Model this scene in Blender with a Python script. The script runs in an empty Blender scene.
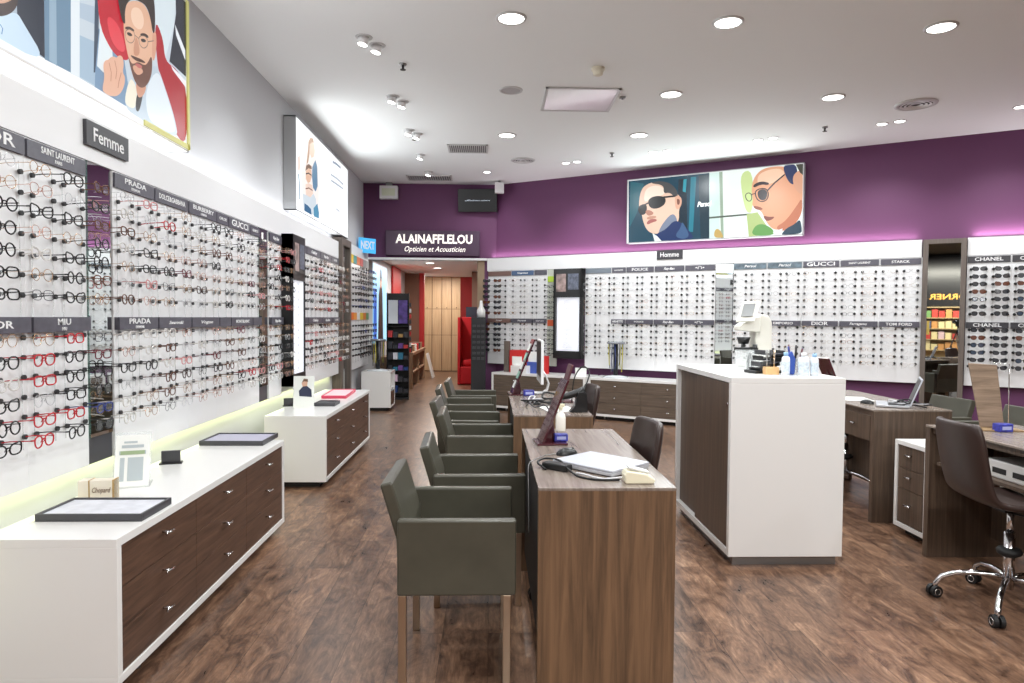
import bpy, math, random
from mathutils import Vector, Matrix
from math import sin, cos, pi, radians
R = random.Random(7)
SC = bpy.context.scene
COL = SC.collection
SC.view_settings.view_transform = 'Standard'
SC.view_settings.look = 'None'
SC.view_settings.gamma = 1.0
SC.view_settings.use_curve_mapping = False
SC.view_settings.exposure = 0.0

# ------------------------------------------------------------------ materials
def srgb(c):
    return tuple(((v/255.0)/12.92 if v/255.0 <= 0.04045 else ((v/255.0+0.055)/1.055)**2.4) for v in c)
MATS = {}
def mat(name, rgb, rough=0.5, metal=0.0, emit=None, es=1.0, spec=0.5, coat=0.0, alpha=1.0, trans=0.0, noise=None, bump=None):
    if name in MATS: return MATS[name]
    m = bpy.data.materials.new(name); m.use_nodes = True
    nt = m.node_tree; b = nt.nodes['Principled BSDF']
    col = srgb(rgb)
    b.inputs['Base Color'].default_value = (*col, 1)
    b.inputs['Roughness'].default_value = rough
    b.inputs['Metallic'].default_value = metal
    b.inputs['Specular IOR Level'].default_value = spec
    b.inputs['Coat Weight'].default_value = coat
    b.inputs['Alpha'].default_value = alpha
    b.inputs['Transmission Weight'].default_value = trans
    if emit is not None:
        b.inputs['Emission Color'].default_value = (*srgb(emit), 1)
        b.inputs['Emission Strength'].default_value = es
    if noise or bump:
        tc = nt.nodes.new('ShaderNodeTexCoord'); n = nt.nodes.new('ShaderNodeTexNoise')
        nt.links.new(tc.outputs['Object'], n.inputs['Vector'])
        n.inputs['Scale'].default_value = (noise or bump)[0]; n.inputs['Detail'].default_value = 4
        if noise:
            r = nt.nodes.new('ShaderNodeValToRGB')
            k = noise[1]
            r.color_ramp.elements[0].position = .3; r.color_ramp.elements[1].position = .7
            r.color_ramp.elements[0].color = (*[v*(1-k) for v in col], 1)
            r.color_ramp.elements[1].color = (*[min(1, v*(1+k)) for v in col], 1)
            nt.links.new(n.outputs['Fac'], r.inputs['Fac']); nt.links.new(r.outputs['Color'], b.inputs['Base Color'])
        if bump:
            bp = nt.nodes.new('ShaderNodeBump'); bp.inputs['Strength'].default_value = bump[1]; bp.inputs['Distance'].default_value = .002
            nt.links.new(n.outputs['Fac'], bp.inputs['Height']); nt.links.new(bp.outputs['Normal'], b.inputs['Normal'])
    MATS[name] = m
    return m

def wood(name, dark, light, scale, rough=0.45, spec=0.5, bump=0.15, contrast=(.3, .7)):
    """laminate: grain = noise stretched by the scale vector (object coordinates)"""
    m = bpy.data.materials.new(name); m.use_nodes = True
    nt = m.node_tree; b = nt.nodes['Principled BSDF']; L = nt.links
    tc = nt.nodes.new('ShaderNodeTexCoord'); mp = nt.nodes.new('ShaderNodeMapping')
    mp.inputs['Scale'].default_value = scale
    L.new(tc.outputs['Object'], mp.inputs['Vector'])
    n = nt.nodes.new('ShaderNodeTexNoise'); n.inputs['Scale'].default_value = 1.0; n.inputs['Detail'].default_value = 6
    n.inputs['Roughness'].default_value = .65; n.inputs['Distortion'].default_value = .6
    L.new(mp.outputs['Vector'], n.inputs['Vector'])
    r = nt.nodes.new('ShaderNodeValToRGB')
    r.color_ramp.elements[0].position, r.color_ramp.elements[1].position = contrast
    r.color_ramp.elements[0].color = (*srgb(dark), 1); r.color_ramp.elements[1].color = (*srgb(light), 1)
    L.new(n.outputs['Fac'], r.inputs['Fac']); L.new(r.outputs['Color'], b.inputs['Base Color'])
    b.inputs['Roughness'].default_value = rough; b.inputs['Specular IOR Level'].default_value = spec
    bp = nt.nodes.new('ShaderNodeBump'); bp.inputs['Strength'].default_value = bump; bp.inputs['Distance'].default_value = .001
    L.new(n.outputs['Fac'], bp.inputs['Height']); L.new(bp.outputs['Normal'], b.inputs['Normal'])
    MATS[name] = m
    return m

def lens_mat(name, rgb, fac):
    m = bpy.data.materials.new(name); m.use_nodes = True
    nt = m.node_tree; nt.nodes.clear()
    o = nt.nodes.new('ShaderNodeOutputMaterial'); mx = nt.nodes.new('ShaderNodeMixShader')
    t = nt.nodes.new('ShaderNodeBsdfTransparent'); p = nt.nodes.new('ShaderNodeBsdfPrincipled')
    p.inputs['Base Color'].default_value = (*srgb(rgb), 1); p.inputs['Roughness'].default_value = .08
    mx.inputs[0].default_value = fac
    nt.links.new(t.outputs[0], mx.inputs[1]); nt.links.new(p.outputs[0], mx.inputs[2]); nt.links.new(mx.outputs[0], o.inputs[0])
    MATS[name] = m
    return m

def floor_mat():
    m = bpy.data.materials.new('plank_floor'); m.use_nodes = True
    nt = m.node_tree; b = nt.nodes['Principled BSDF']; L = nt.links; N = nt.nodes.new
    tc = N('ShaderNodeTexCoord')
    mp = N('ShaderNodeMapping'); mp.inputs['Rotation'].default_value = (0, 0, radians(90))
    L.new(tc.outputs['Object'], mp.inputs['Vector'])
    br = N('ShaderNodeTexBrick'); br.offset = .37; br.offset_frequency = 2
    br.inputs['Scale'].default_value = 1.0; br.inputs['Brick Width'].default_value = 1.35; br.inputs['Row Height'].default_value = .215
    br.inputs['Mortar Size'].default_value = .0011; br.inputs['Mortar Smooth'].default_value = .2
    br.inputs['Color1'].default_value = (0, 0, 0, 1); br.inputs['Color2'].default_value = (1, 1, 1, 1); br.inputs['Mortar'].default_value = (.5, .5, .5, 1)
    L.new(mp.outputs['Vector'], br.inputs['Vector'])
    # offset the grain per plank
    mul = N('ShaderNodeVectorMath'); mul.operation = 'SCALE'; mul.inputs['Scale'].default_value = 23.0
    L.new(br.outputs['Color'], mul.inputs[0])
    add = N('ShaderNodeVectorMath'); add.operation = 'ADD'
    L.new(mp.outputs['Vector'], add.inputs[0]); L.new(mul.outputs['Vector'], add.inputs[1])
    m1 = N('ShaderNodeMapping'); m1.inputs['Scale'].default_value = (3.4, 8.5, 1); L.new(add.outputs['Vector'], m1.inputs['Vector'])
    n1 = N('ShaderNodeTexNoise'); n1.inputs['Scale'].default_value = 1.1; n1.inputs['Detail'].default_value = 10; n1.inputs['Roughness'].default_value = .74; n1.inputs['Distortion'].default_value = 1.0
    L.new(m1.outputs['Vector'], n1.inputs['Vector'])
    r1 = N('ShaderNodeValToRGB'); cr = r1.color_ramp
    cr.elements[0].position = .30; cr.elements[0].color = (*srgb((54, 40, 33)), 1)
    cr.elements[1].position = .70; cr.elements[1].color = (*srgb((172, 142, 116)), 1)
    for p_, c_ in ((.42, (94, 71, 57)), (.51, (122, 94, 75)), (.60, (142, 112, 90))):
        e = cr.elements.new(p_); e.color = (*srgb(c_), 1)
    L.new(n1.outputs['Fac'], r1.inputs['Fac'])
    m2 = N('ShaderNodeMapping'); m2.inputs['Scale'].default_value = (10, 90, 1); L.new(add.outputs['Vector'], m2.inputs['Vector'])
    n2 = N('ShaderNodeTexNoise'); n2.inputs['Scale'].default_value = 1.0; n2.inputs['Detail'].default_value = 5; n2.inputs['Distortion'].default_value = .4
    L.new(m2.outputs['Vector'], n2.inputs['Vector'])
    r2 = N('ShaderNodeValToRGB'); r2.color_ramp.elements[0].position = .3; r2.color_ramp.elements[0].color = (.62, .6, .6, 1)
    r2.color_ramp.elements[1].position = .7; r2.color_ramp.elements[1].color = (1.15, 1.12, 1.1, 1)
    L.new(n2.outputs['Fac'], r2.inputs['Fac'])
    mx = N('ShaderNodeMix'); mx.data_type = 'RGBA'; mx.blend_type = 'MULTIPLY'; mx.inputs['Factor'].default_value = .85
    L.new(r1.outputs['Color'], mx.inputs[6]); L.new(r2.outputs['Color'], mx.inputs[7])
    # plank to plank tone
    r3 = N('ShaderNodeValToRGB'); r3.color_ramp.elements[0].color = (.76, .74, .74, 1); r3.color_ramp.elements[1].color = (1.12, 1.1, 1.08, 1)
    L.new(br.outputs['Color'], r3.inputs['Fac'])
    mx2 = N('ShaderNodeMix'); mx2.data_type = 'RGBA'; mx2.blend_type = 'MULTIPLY'; mx2.inputs['Factor'].default_value = 1
    L.new(mx.outputs[2], mx2.inputs[6]); L.new(r3.outputs['Color'], mx2.inputs[7])
    mx3 = N('ShaderNodeMix'); mx3.data_type = 'RGBA'; mx3.blend_type = 'MIX'
    L.new(br.outputs['Fac'], mx3.inputs['Factor']); L.new(mx2.outputs[2], mx3.inputs[6]); mx3.inputs[7].default_value = (*srgb((48, 34, 29)), 1)
    L.new(mx3.outputs[2], b.inputs['Base Color'])
    rr = N('ShaderNodeMapRange'); rr.inputs[3].default_value = .2; rr.inputs[4].default_value = .42
    L.new(n1.outputs['Fac'], rr.inputs[0]); L.new(rr.outputs[0], b.inputs['Roughness'])
    bp = N('ShaderNodeBump'); bp.inputs['Strength'].default_value = .25; bp.inputs['Distance'].default_value = .002
    L.new(n2.outputs['Fac'], bp.inputs['Height']); L.new(bp.outputs['Normal'], b.inputs['Normal'])
    b.inputs['Specular IOR Level'].default_value = .45
    MATS['plank_floor'] = m
    return m

# ------------------------------------------------------------------ mesh builder
class MB:
    def __init__(s): s.v = []; s.f = []; s.m = []; s.sm = []; s.mi = 0; s.smooth = False
    def add(s, vs, fs, smooth=None):
        o = len(s.v); s.v += [tuple(v) for v in vs]
        for f in fs: s.f.append(tuple(i+o for i in f)); s.m.append(s.mi); s.sm.append(s.smooth if smooth is None else smooth)
        return s
    def box(s, x0, x1, y0, y1, z0, z1):
        v = [(x0,y0,z0),(x1,y0,z0),(x1,y1,z0),(x0,y1,z0),(x0,y0,z1),(x1,y0,z1),(x1,y1,z1),(x0,y1,z1)]
        return s.add(v, [(0,3,2,1),(4,5,6,7),(0,1,5,4),(1,2,6,5),(2,3,7,6),(3,0,4,7)], False)
    def cyl(s, c, r, h, axis='z', n=20, r2=None, smooth=True):
        r2 = r if r2 is None else r2
        vs = []
        for k in range(n):
            a = 2*pi*k/n; vs.append((r*cos(a), r*sin(a), 0))
        for k in range(n):
            a = 2*pi*k/n; vs.append((r2*cos(a), r2*sin(a), h))
        if axis == 'x': vs = [(z, x, y) for x, y, z in vs]
        if axis == 'y': vs = [(y, z, x) for x, y, z in vs]
        vs = [(x+c[0], y+c[1], z+c[2]) for x, y, z in vs]
        o = len(s.v)
        s.add(vs, [(k, (k+1) % n, n+(k+1) % n, n+k) for k in range(n)], smooth)
        s.f.append(tuple(o+k for k in reversed(range(n)))); s.m.append(s.mi); s.sm.append(False)
        s.f.append(tuple(o+n+k for k in range(n))); s.m.append(s.mi); s.sm.append(False)
        return s
    def lathe(s, c, prof, n=24, smooth=True):
        vs = []
        for r, z in prof:
            for k in range(n):
                a = 2*pi*k/n; vs.append((c[0]+max(r, 1e-5)*cos(a), c[1]+max(r, 1e-5)*sin(a), c[2]+z))
        fs = [(j*n+k, j*n+(k+1) % n, (j+1)*n+(k+1) % n, (j+1)*n+k) for j in range(len(prof)-1) for k in range(n)]
        return s.add(vs, fs, smooth)
    def tube(s, pts, r, n=6, closed=False, caps=True, rx=None):
        pts = [Vector(p) for p in pts]; m = len(pts); vs = []
        up = None
        for i, p in enumerate(pts):
            if closed: t = pts[(i+1) % m]-pts[i-1]
            else: t = pts[min(i+1, m-1)]-pts[max(i-1, 0)]
            if t.length < 1e-9: t = Vector((0, 0, 1))
            t.normalize()
            if up is None:
                up = Vector((0, 0, 1)) if abs(t.z) < .9 else Vector((0, 1, 0))
            u = (up - t*up.dot(t))
            if u.length < 1e-6: u = t.orthogonal()
            u.normalize(); w = t.cross(u); up = u
            rr = r[i] if isinstance(r, (list, tuple)) else r
            for k in range(n):
                a = 2*pi*(k+.5)/n
                vs.append(p + u*(rr*sin(a)) + w*((rx if rx else rr)*cos(a)))
        fs = []
        for i in range(m if closed else m-1):
            for k in range(n):
                a = i*n+k; b = i*n+(k+1) % n; c = ((i+1) % m)*n+(k+1) % n; d = ((i+1) % m)*n+k
                fs.append((a, b, c, d))
        if caps and not closed:
            fs.append(tuple(reversed(range(n)))); fs.append(tuple((m-1)*n+k for k in range(n)))
        return s.add([tuple(v) for v in vs], fs, n > 4)
    def prism(s, poly, y0, y1, plane='xz'):
        """polygon in a plane extruded along the third axis"""
        n = len(poly)
        def P(a, b, c):
            return (a, c, b) if plane == 'xz' else ((a, b, c) if plane == 'xy' else (c, a, b))
        vs = [P(a, b, y0) for a, b in poly] + [P(a, b, y1) for a, b in poly]
        fs = [tuple(range(n)), tuple(n+k for k in reversed(range(n)))] + [(k, n+k, n+(k+1) % n, (k+1) % n) for k in range(n)]
        return s.add(vs, fs, False)
    def mat4(s, M):
        s.v = [tuple(M @ Vector(v)) for v in s.v]; return s
    def mesh(s, name, mats):
        me = bpy.data.meshes.new(name)
        me.from_pydata(s.v, [], s.f)
        if not isinstance(mats, (list, tuple)): mats = [mats]
        for m_ in mats: me.materials.append(m_)
        me.polygons.foreach_set('material_index', s.m)
        me.polygons.foreach_set('use_smooth', s.sm)
        me.update()
        return me

def link(name, data, parent=None, loc=(0, 0, 0), rotz=0, bevel=0, seg=2):
    o = bpy.data.objects.new(name, data); COL.objects.link(o)
    o.location = loc; o.rotation_euler = (0, 0, rotz)
    if parent is not None: o.parent = parent
    if bevel:
        b = o.modifiers.new('edge', 'BEVEL'); b.width = bevel; b.segments = seg; b.limit_method = 'ANGLE'; b.angle_limit = radians(40)
        b.harden_normals = False
    return o
def part(name, mb, mats, parent, bevel=0, label=None, seg=2, loc=(0, 0, 0), rotz=0):
    o = link(name, mb.mesh(name, mats) if isinstance(mb, MB) else mb, parent, loc, rotz, bevel, seg)
    if label: o['label'] = label
    return o
def tag(o, label, cat, group=None, kind=None):
    o['label'] = label; o['category'] = cat
    if group: o['group'] = group
    if kind: o['kind'] = kind
    return o
def thing(name, label, cat, loc=(0, 0, 0), rotz=0, group=None):
    return tag(link(name, None, None, loc, rotz), label, cat, group)
def single(name, mb, mats, label, cat, loc=(0, 0, 0), rotz=0, group=None, bevel=0, seg=2):
    return tag(link(name, mb.mesh(name, mats) if isinstance(mb, MB) else mb, None, loc, rotz, bevel, seg), label, cat, group)
def struct(name, mb, mats, bevel=0, parent=None):
    o = link(name, mb.mesh(name, mats), parent, bevel=bevel)
    if parent is None: o['kind'] = 'structure'
    return o
def copy_tree(o, parent=None):
    c = o.copy(); COL.objects.link(c); c.parent = parent
    for ch in o.children: copy_tree(ch, c)
    return c
ORD = 'zeroth first second third fourth fifth sixth seventh eighth ninth tenth eleventh twelfth thirteenth fourteenth fifteenth sixteenth seventeenth eighteenth nineteenth twentieth twenty-first twenty-second twenty-third twenty-fourth'.split()

def text_mesh(txt, size, mats, width=None, bold=0.0, shear=0.0, space=1.0, extrude=.0008, line=1.0):
    """lettering in the local XZ plane facing -Y, centred"""
    cu = bpy.data.curves.new('lettering', 'FONT'); cu.body = txt; cu.size = size
    cu.align_x = 'CENTER'; cu.align_y = 'CENTER'; cu.extrude = extrude; cu.offset = bold*size; cu.shear = shear
    cu.space_character = space; cu.space_line = line; cu.resolution_u = 2
    o = bpy.data.objects.new('lettering', cu); COL.objects.link(o)
    dg = bpy.context.evaluated_depsgraph_get(); dg.update()
    me = bpy.data.meshes.new_from_object(o.evaluated_get(dg))
    bpy.data.objects.remove(o); bpy.data.curves.remove(cu)
    sx = 1.0
    if width and len(me.vertices):
        xs = [v.co.x for v in me.vertices]; w = max(xs)-min(xs)
        if w > 0: sx = width/w
    for v in me.vertices:
        x, y, z = v.co; v.co = (x*sx, -z, y)
    me.materials.clear(); me.materials.append(mats)
    return me

# ------------------------------------------------------------------ palette
WHITE = mat('white_panel', (231, 231, 232), .35)
WPAINT = mat('white_paint', (226, 226, 226), .8, bump=(60, .1))
CEIL = mat('ceiling_paint', (240, 243, 243), .9, bump=(40, .1))
GREYW = mat('grey_wall_paint', (196, 197, 200), .85, bump=(60, .12))
PURPLE = mat('purple_paint', (100, 52, 92), .6, bump=(60, .12))
LACQ = mat('white_lacquer', (232, 231, 229), .28, coat=.2)
WALNUT = wood('walnut_laminate', (58, 40, 31), (106, 78, 62), (3.0, 2.2, 60), .42)
WALNUT_V = wood('walnut_laminate_upright', (66, 53, 44), (102, 84, 70), (45, 45, 1.6), .4)
DESKW_LIT = wood('desk_laminate_upright_lit', (76, 57, 41), (128, 98, 72), (30, 30, 1.3), .45)  # lit copy of the dark laminate: light on the fronts put into colour
DESKT_SHEEN = wood('desk_top_laminate_sheen', (112, 100, 92), (148, 136, 126), (40, 2, 2), .24)  # same laminate, greyed and lightened to paint reflections into the tops
OAK = wood('oak_laminate', (172, 142, 106), (200, 172, 136), (30, 30, 1.2), .5)
FRAMEW = wood('mirror_frame_laminate', (84, 74, 68), (112, 101, 93), (40, 40, 2), .5)
LEATHER = mat('olive_leather', (74, 72, 62), .32, noise=(9, .10), bump=(220, .25))
BLEATHER = mat('brown_leather', (50, 36, 32), .4, noise=(9, .08), bump=(220, .25))
CHROME = mat('chrome', (215, 215, 218), .12, 1.0)
BRASSY = mat('brushed_nickel', (190, 172, 152), .3, 1.0)
STEEL = mat('steel_grey', (150, 150, 150), .35, .8)
BLACK = mat('black_plastic', (22, 22, 24), .35)
RUBBER = mat('black_rubber', (16, 16, 17), .6)
DARK = mat('dark_plinth', (34, 30, 28), .7)
SIGNG = mat('slate_sign', (84, 82, 92), .4, noise=(30, .15))
SIGND = mat('dark_sign', (56, 55, 60), .4)
WTEXT = mat('white_lettering', (240, 240, 240), .5)
CLEAR = lens_mat('clear_acrylic', (235, 240, 240), .22)
GREENG = lens_mat('green_glass_edge', (90, 130, 120), .6)
MIRROR = mat('mirror_glass', (225, 230, 230), .015, 1.0)
LAMP = mat('lamp_diffuser', (255, 255, 255), .5, emit=(255, 252, 245), es=6.0)
TRIMR = mat('lamp_trim', (200, 200, 200), .4)
MAROON = mat('maroon_acrylic', (70, 27, 36), .15, coat=.5)
MAROONF = mat('maroon_fabric', (86, 44, 52), .6)
FLOOR = floor_mat()
# ------------------------------------------------------------------ camera (24 mm, slightly pitched)
cam = bpy.data.cameras.new('camera'); cam.sensor_width = 36.0; cam.lens = 683/1024*36; cam.clip_start = .05; cam.clip_end = 100
co = bpy.data.objects.new('camera', cam); COL.objects.link(co)
TILT, YAW, ROLL = radians(2.0), radians(1.85), radians(0.43)
fwd = Vector((sin(YAW)*cos(TILT), cos(YAW)*cos(TILT), -sin(TILT)))
rt = Vector((cos(YAW), -sin(YAW), 0)); up = rt.cross(fwd)
r2 = rt*cos(ROLL)+up*sin(ROLL); u2 = up*cos(ROLL)-rt*sin(ROLL)
M = Matrix.Identity(4)
for i in range(3): M[i][0] = r2[i]; M[i][1] = u2[i]; M[i][2] = -fwd[i]
M[0][3], M[1][3], M[2][3] = 0, 0, 1.5
co.matrix_world = M
SC.camera = co

# ------------------------------------------------------------------ frames of the two display walls
CEILZ = 3.75
ANG = math.atan2(-.5274, .8496)
RP = Vector((.237, 11.594, 0)); RT = Vector((.8496, -.5274, 0)); RN = Vector((-.5274, -.8496, 0))   # display wall on the purple side
def rw(s, off, z=0): return RP+RT*s+RN*off+Vector((0, 0, z))
def side(k):   # returns (function s,y,z -> world, rotation): local -Y looks into the shop
    if k == 'L': return (lambda s, y, z: Vector((-2.06-y, s, z))), pi/2
    return (lambda s, y, z: rw(s, .1-y, z)), ANG

# ------------------------------------------------------------------ shell
WX = -2.15
struct('floor', MB().box(-8, 12.5, -9, 20, -.1, 0), FLOOR)
def ceiling_mb():
    m = MB()
    m.prism([(WX-.15, -1.5), (12.4, -1.5), (12.4, 4.05), (.06, 11.75), (WX-.15, 11.75)], CEILZ, CEILZ+.12, 'xy'); return m
struct('ceiling', ceiling_mb(), CEIL)
struct('wall_left', MB().box(WX-.12, WX, -1.5, 19.6, 0, CEILZ), GREYW)
# wall with the shop name over the passage
wb = MB(); wb.box(WX, .12, 11.68, 11.8, 2.47, CEILZ); wb.box(-.12, .12, 11.7, 11.86, 0, 2.47)
struct('wall_back', wb, PURPLE)
wr = MB(); a = rw(-.16, 0); b = rw(12.5, 0); c = rw(12.5, -.12); d = rw(-.16, -.12)
wr.prism([(a.x, a.y), (b.x, b.y), (c.x, c.y), (d.x, d.y)], 0, CEILZ, 'xy')
struct('wall_right', wr, PURPLE)
ln = MB().box(WX+.03, -.06, 11.62, 11.69, 2.462, 2.5)
struct('trim_1', ln, WHITE, .003)
jb = MB().box(-.22, -.1, 11.69, 11.9, 0, 2.46)
struct('trim_2', jb, mat('tan_jamb', (150, 128, 104), .6))
# passage behind
struct('ceiling_passage', MB().box(WX, 1.5, 11.8, 19.6, 2.62, 2.7), CEIL)
pr = MB().box(.02, .12, 11.86, 19.6, 0, 2.7)
struct('wall_passage', pr, mat('passage_wall_paint', (132, 106, 92), .7))
struct('wall_end', MB().box(WX, 1.5, 19.5, 19.6, 0, 2.7), mat('passage_end_paint', (120, 100, 88), .7))

# panels above the brand signs, one long white fascia on each wall
fa = MB().box(-2.15, -2.055, 1.2, 9.35, 2.285, 2.51); struct('trim_3', fa, WHITE, .002)
f = MB()
def rbox(m, s0, s1, o0, o1, z0, z1):
    p = [rw(s0, o0), rw(s1, o0), rw(s1, o1), rw(s0, o1)]
    lo = Vector((0, 0, z0)); hi = Vector((0, 0, z1))
    vs = [tuple(q+lo) for q in p]+[tuple(q+hi) for q in p]
    m.add(vs, [(0,1,2,3),(7,6,5,4),(0,4,5,1),(1,5,6,2),(2,6,7,3),(3,7,4,0)], False); return m
rbox(f, -.28, 6.06, .01, .105, 2.285, 2.5)
struct('trim_4', f, WHITE, .002)
f = MB(); rbox(f, 6.53, 10.5, .01, .105, 2.285, 2.5); struct('trim_5', f, WHITE, .002)

# ------------------------------------------------------------------ ceiling fittings
def add_light(kind, loc, energy, size=.2, color=(1, 1, 1), target=None, spot=None, blend=.5, shape='DISK', sy=None):
    l = bpy.data.lights.new('lamp', kind); l.energy = energy; l.color = color
    if kind == 'AREA':
        l.shape = shape; l.size = size
        if sy: l.size_y = sy
    elif kind == 'SPOT': l.spot_size = radians(spot or 60); l.spot_blend = blend; l.shadow_soft_size = size
    else: l.shadow_soft_size = size
    o = bpy.data.objects.new('lamp', l); COL.objects.link(o); o.location = loc
    if target is not None:
        o.rotation_euler = (Vector(target)-Vector(loc)).to_track_quat('-Z', 'Y').to_euler()
    return o

def ring_mb(r0, r1, h, n=28):
    return MB().lathe((0, 0, 0), [(r0, -.001), (r0, -h*.6), (r0+.004, -h), (r1-.004, -h*.8), (r1, 0)], n)
ring = ring_mb(.095, .118, .012).mesh('trim_ring', TRIMR)
disc = MB().cyl((0, 0, -.006), .096, .004, n=28).mesh('diffuser', LAMP)
dl = [(.145, 5.21, 'in the row closest to the shop front, beside the long wall'), (1.787, 5.2, 'in the row closest to the shop front, middle one'), (3.44, 5.206, 'in the row closest to the shop front, over the swivel chair'),
      (1.796, 6.868, 'in the second row, beside the square ceiling panel'), (3.445, 6.869, 'in the second row, beside the round air diffuser'),
      (1.811, 8.405, 'in the third row, in front of the man poster'), (.194, 8.503, 'in the third row, beside the slatted air vent')]
for i, (x, y, w) in enumerate(dl):
    t = thing('ceiling_downlight', 'large round lit downlight ' + w, 'ceiling light', (x, y, CEILZ), 0, 'large round downlights')
    part('trim_ring', ring, None, t); part('diffuser', disc, None, t)
    add_light('AREA', (x, y, CEILZ-.02), 20, .18, (.95, .99, 1))
# ------------------------------------------------------------------ eyeglasses
SHAPES = {}
def rim_pts(shape, cx, n=20):
    out = []
    for k in range(n):
        t = 2*pi*k/n; c, s_ = cos(t), sin(t)
        sg = 1 if cx > 0 else -1
        if shape == 'round': x, z = .0235*c, .0225*s_
        elif shape == 'square':
            p = .62; x = .0265*math.copysign(abs(c)**p, c); z = .0185*math.copysign(abs(s_)**p, s_)
        elif shape == 'cat-eye':
            p = .8; x = .026*math.copysign(abs(c)**p, c); z = .0195*math.copysign(abs(s_)**p, s_)
            z += .007*max(0, c*sg)*max(0, s_)*1.6; x += .004*sg*max(0, s_)
        else:
            p = .82; x = .0245*math.copysign(abs(c)**p, c)*(1+.10*s_); z = .0215*math.copysign(abs(s_)**p, s_)
        out.append((cx+x, -.004*abs((cx+x)/.06), z))
    return [(x*1.12, y, z*1.15) for x, y, z in out]
def glasses_meshes(shape, thick, fm, tm, lm):
    """front, lens, temple meshes; x across, +y back to the wall, origin at the bridge"""
    r = .0031 if thick else .0014
    key = (shape, thick, fm.name, tm.name, lm.name)
    if key in SHAPES: return SHAPES[key]
    fr = MB(); le = {}; te = {}
    for cx in (-.0335, .0335):
        fr.tube(rim_pts(shape, cx), r, 5, closed=True, rx=r*1.1)
        q = MB(); p = rim_pts(shape, cx, 14); q.add(p, [tuple(range(14))], False); le[cx] = q
    zb = .006
    fr.tube([(-.0125, -.001, zb-.001), (-.005, -.003, zb+.003), (.005, -.003, zb+.003), (.0125, -.001, zb-.001)], r*1.1, 5)
    for sx in (-1, 1):
        fr.tube([(sx*.063, -.003, .011), (sx*.071, -.001, .012), (sx*.073, .008, .011)], r*1.15, 5)
        fr.tube([(sx*.0115, .001, .003), (sx*.0095, .007, -.006)], .0016, 4)
        q = MB(); q.tube([(sx*.073, .006, .011), (sx*.0735, .05, .011), (sx*.074, .09, .010), (sx*.074, .128, .006)],
                         [r*1.0, r*1.0, r*1.1, r*1.0], 4, rx=r*.6 if thick else r*.8); te[sx] = q
    res = {'fr': fr, 'le': le, 'te': te}
    al = MB(); 
    for q, mi in ((fr, 0), (le[-.0335], 2), (le[.0335], 2), (te[-1], 1), (te[1], 1)):
        al.mi = mi; al.add(q.v, q.f); al.sm[-len(q.f):] = q.sm
    res['all'] = al.mesh('eyeglasses', [fm, tm, lm]); res['mb'] = al
    res['front'] = fr.mesh('frame_front', fm)
    res['lens'] = [q.mesh('lens', lm) for q in le.values()]
    res['temple'] = [q.mesh('temple', tm) for q in te.values()]
    SHAPES[key] = res
    return res
LENS = lens_mat('clear_lens', (225, 232, 236), .10)
SUNL = {'grey': lens_mat('grey_sun_lens', (40, 42, 48), .93), 'brown': lens_mat('brown_sun_lens', (96, 52, 34), .93), 'blue': lens_mat('blue_sun_lens', (44, 58, 78), .93)}
FM = {
 'black': (mat('black_acetate', (20, 19, 21), .2), True), 'tortoise': (mat('tortoise_acetate', (96, 56, 36), .22, noise=(160, .5)), True),
 'red': (mat('red_acetate', (184, 24, 36), .25), True), 'burgundy': (mat('burgundy_acetate', (104, 28, 44), .25), True),
 'blue': (mat('blue_acetate', (52, 66, 128), .25), True), 'gold': (mat('gold_wire', (200, 160, 120), .25, .9), False),
 'rose gold': (mat('rose_wire', (214, 160, 140), .25, .9), False), 'silver': (mat('silver_wire', (196, 196, 200), .3, .7), False),
 'clear': (mat('crystal_acetate', (214, 210, 206), .2), True), 'gunmetal': (mat('gunmetal_wire', (50, 50, 54), .3, .7), False),
 'lilac': (mat('lilac_acetate', (196, 180, 214), .25), True), 'pink': (mat('pink_acetate', (214, 150, 150), .25), True),
 'brown': (mat('brown_acetate', (70, 50, 42), .25), True)}
SHN = ['round', 'square', 'cat-eye', 'panto']
UP = [2.115-.0895*i for i in range(7)]; LO = [1.392-.0875*i for i in range(6)]
ROWS = UP+LO
def weighted(mode):
    r = R.random()
    if mode == 'women':
        tb = [('gold', .15), ('rose gold', .12), ('silver', .14), ('clear', .18), ('black', .14), ('tortoise', .09), ('gunmetal', .08), ('pink', .04), ('burgundy', .03), ('red', .02), ('brown', .02), ('lilac', .01)]
    elif mode == 'men':
        tb = [('silver', .45), ('clear', .25), ('gold', .14), ('gunmetal', .12), ('rose gold', .04)]
    else:
        tb = [('black', .5), ('gunmetal', .2), ('brown', .2), ('blue', .1)]
    for k, w in tb:
        r -= w
        if r < 0: return k
    return tb[0][0]

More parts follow.
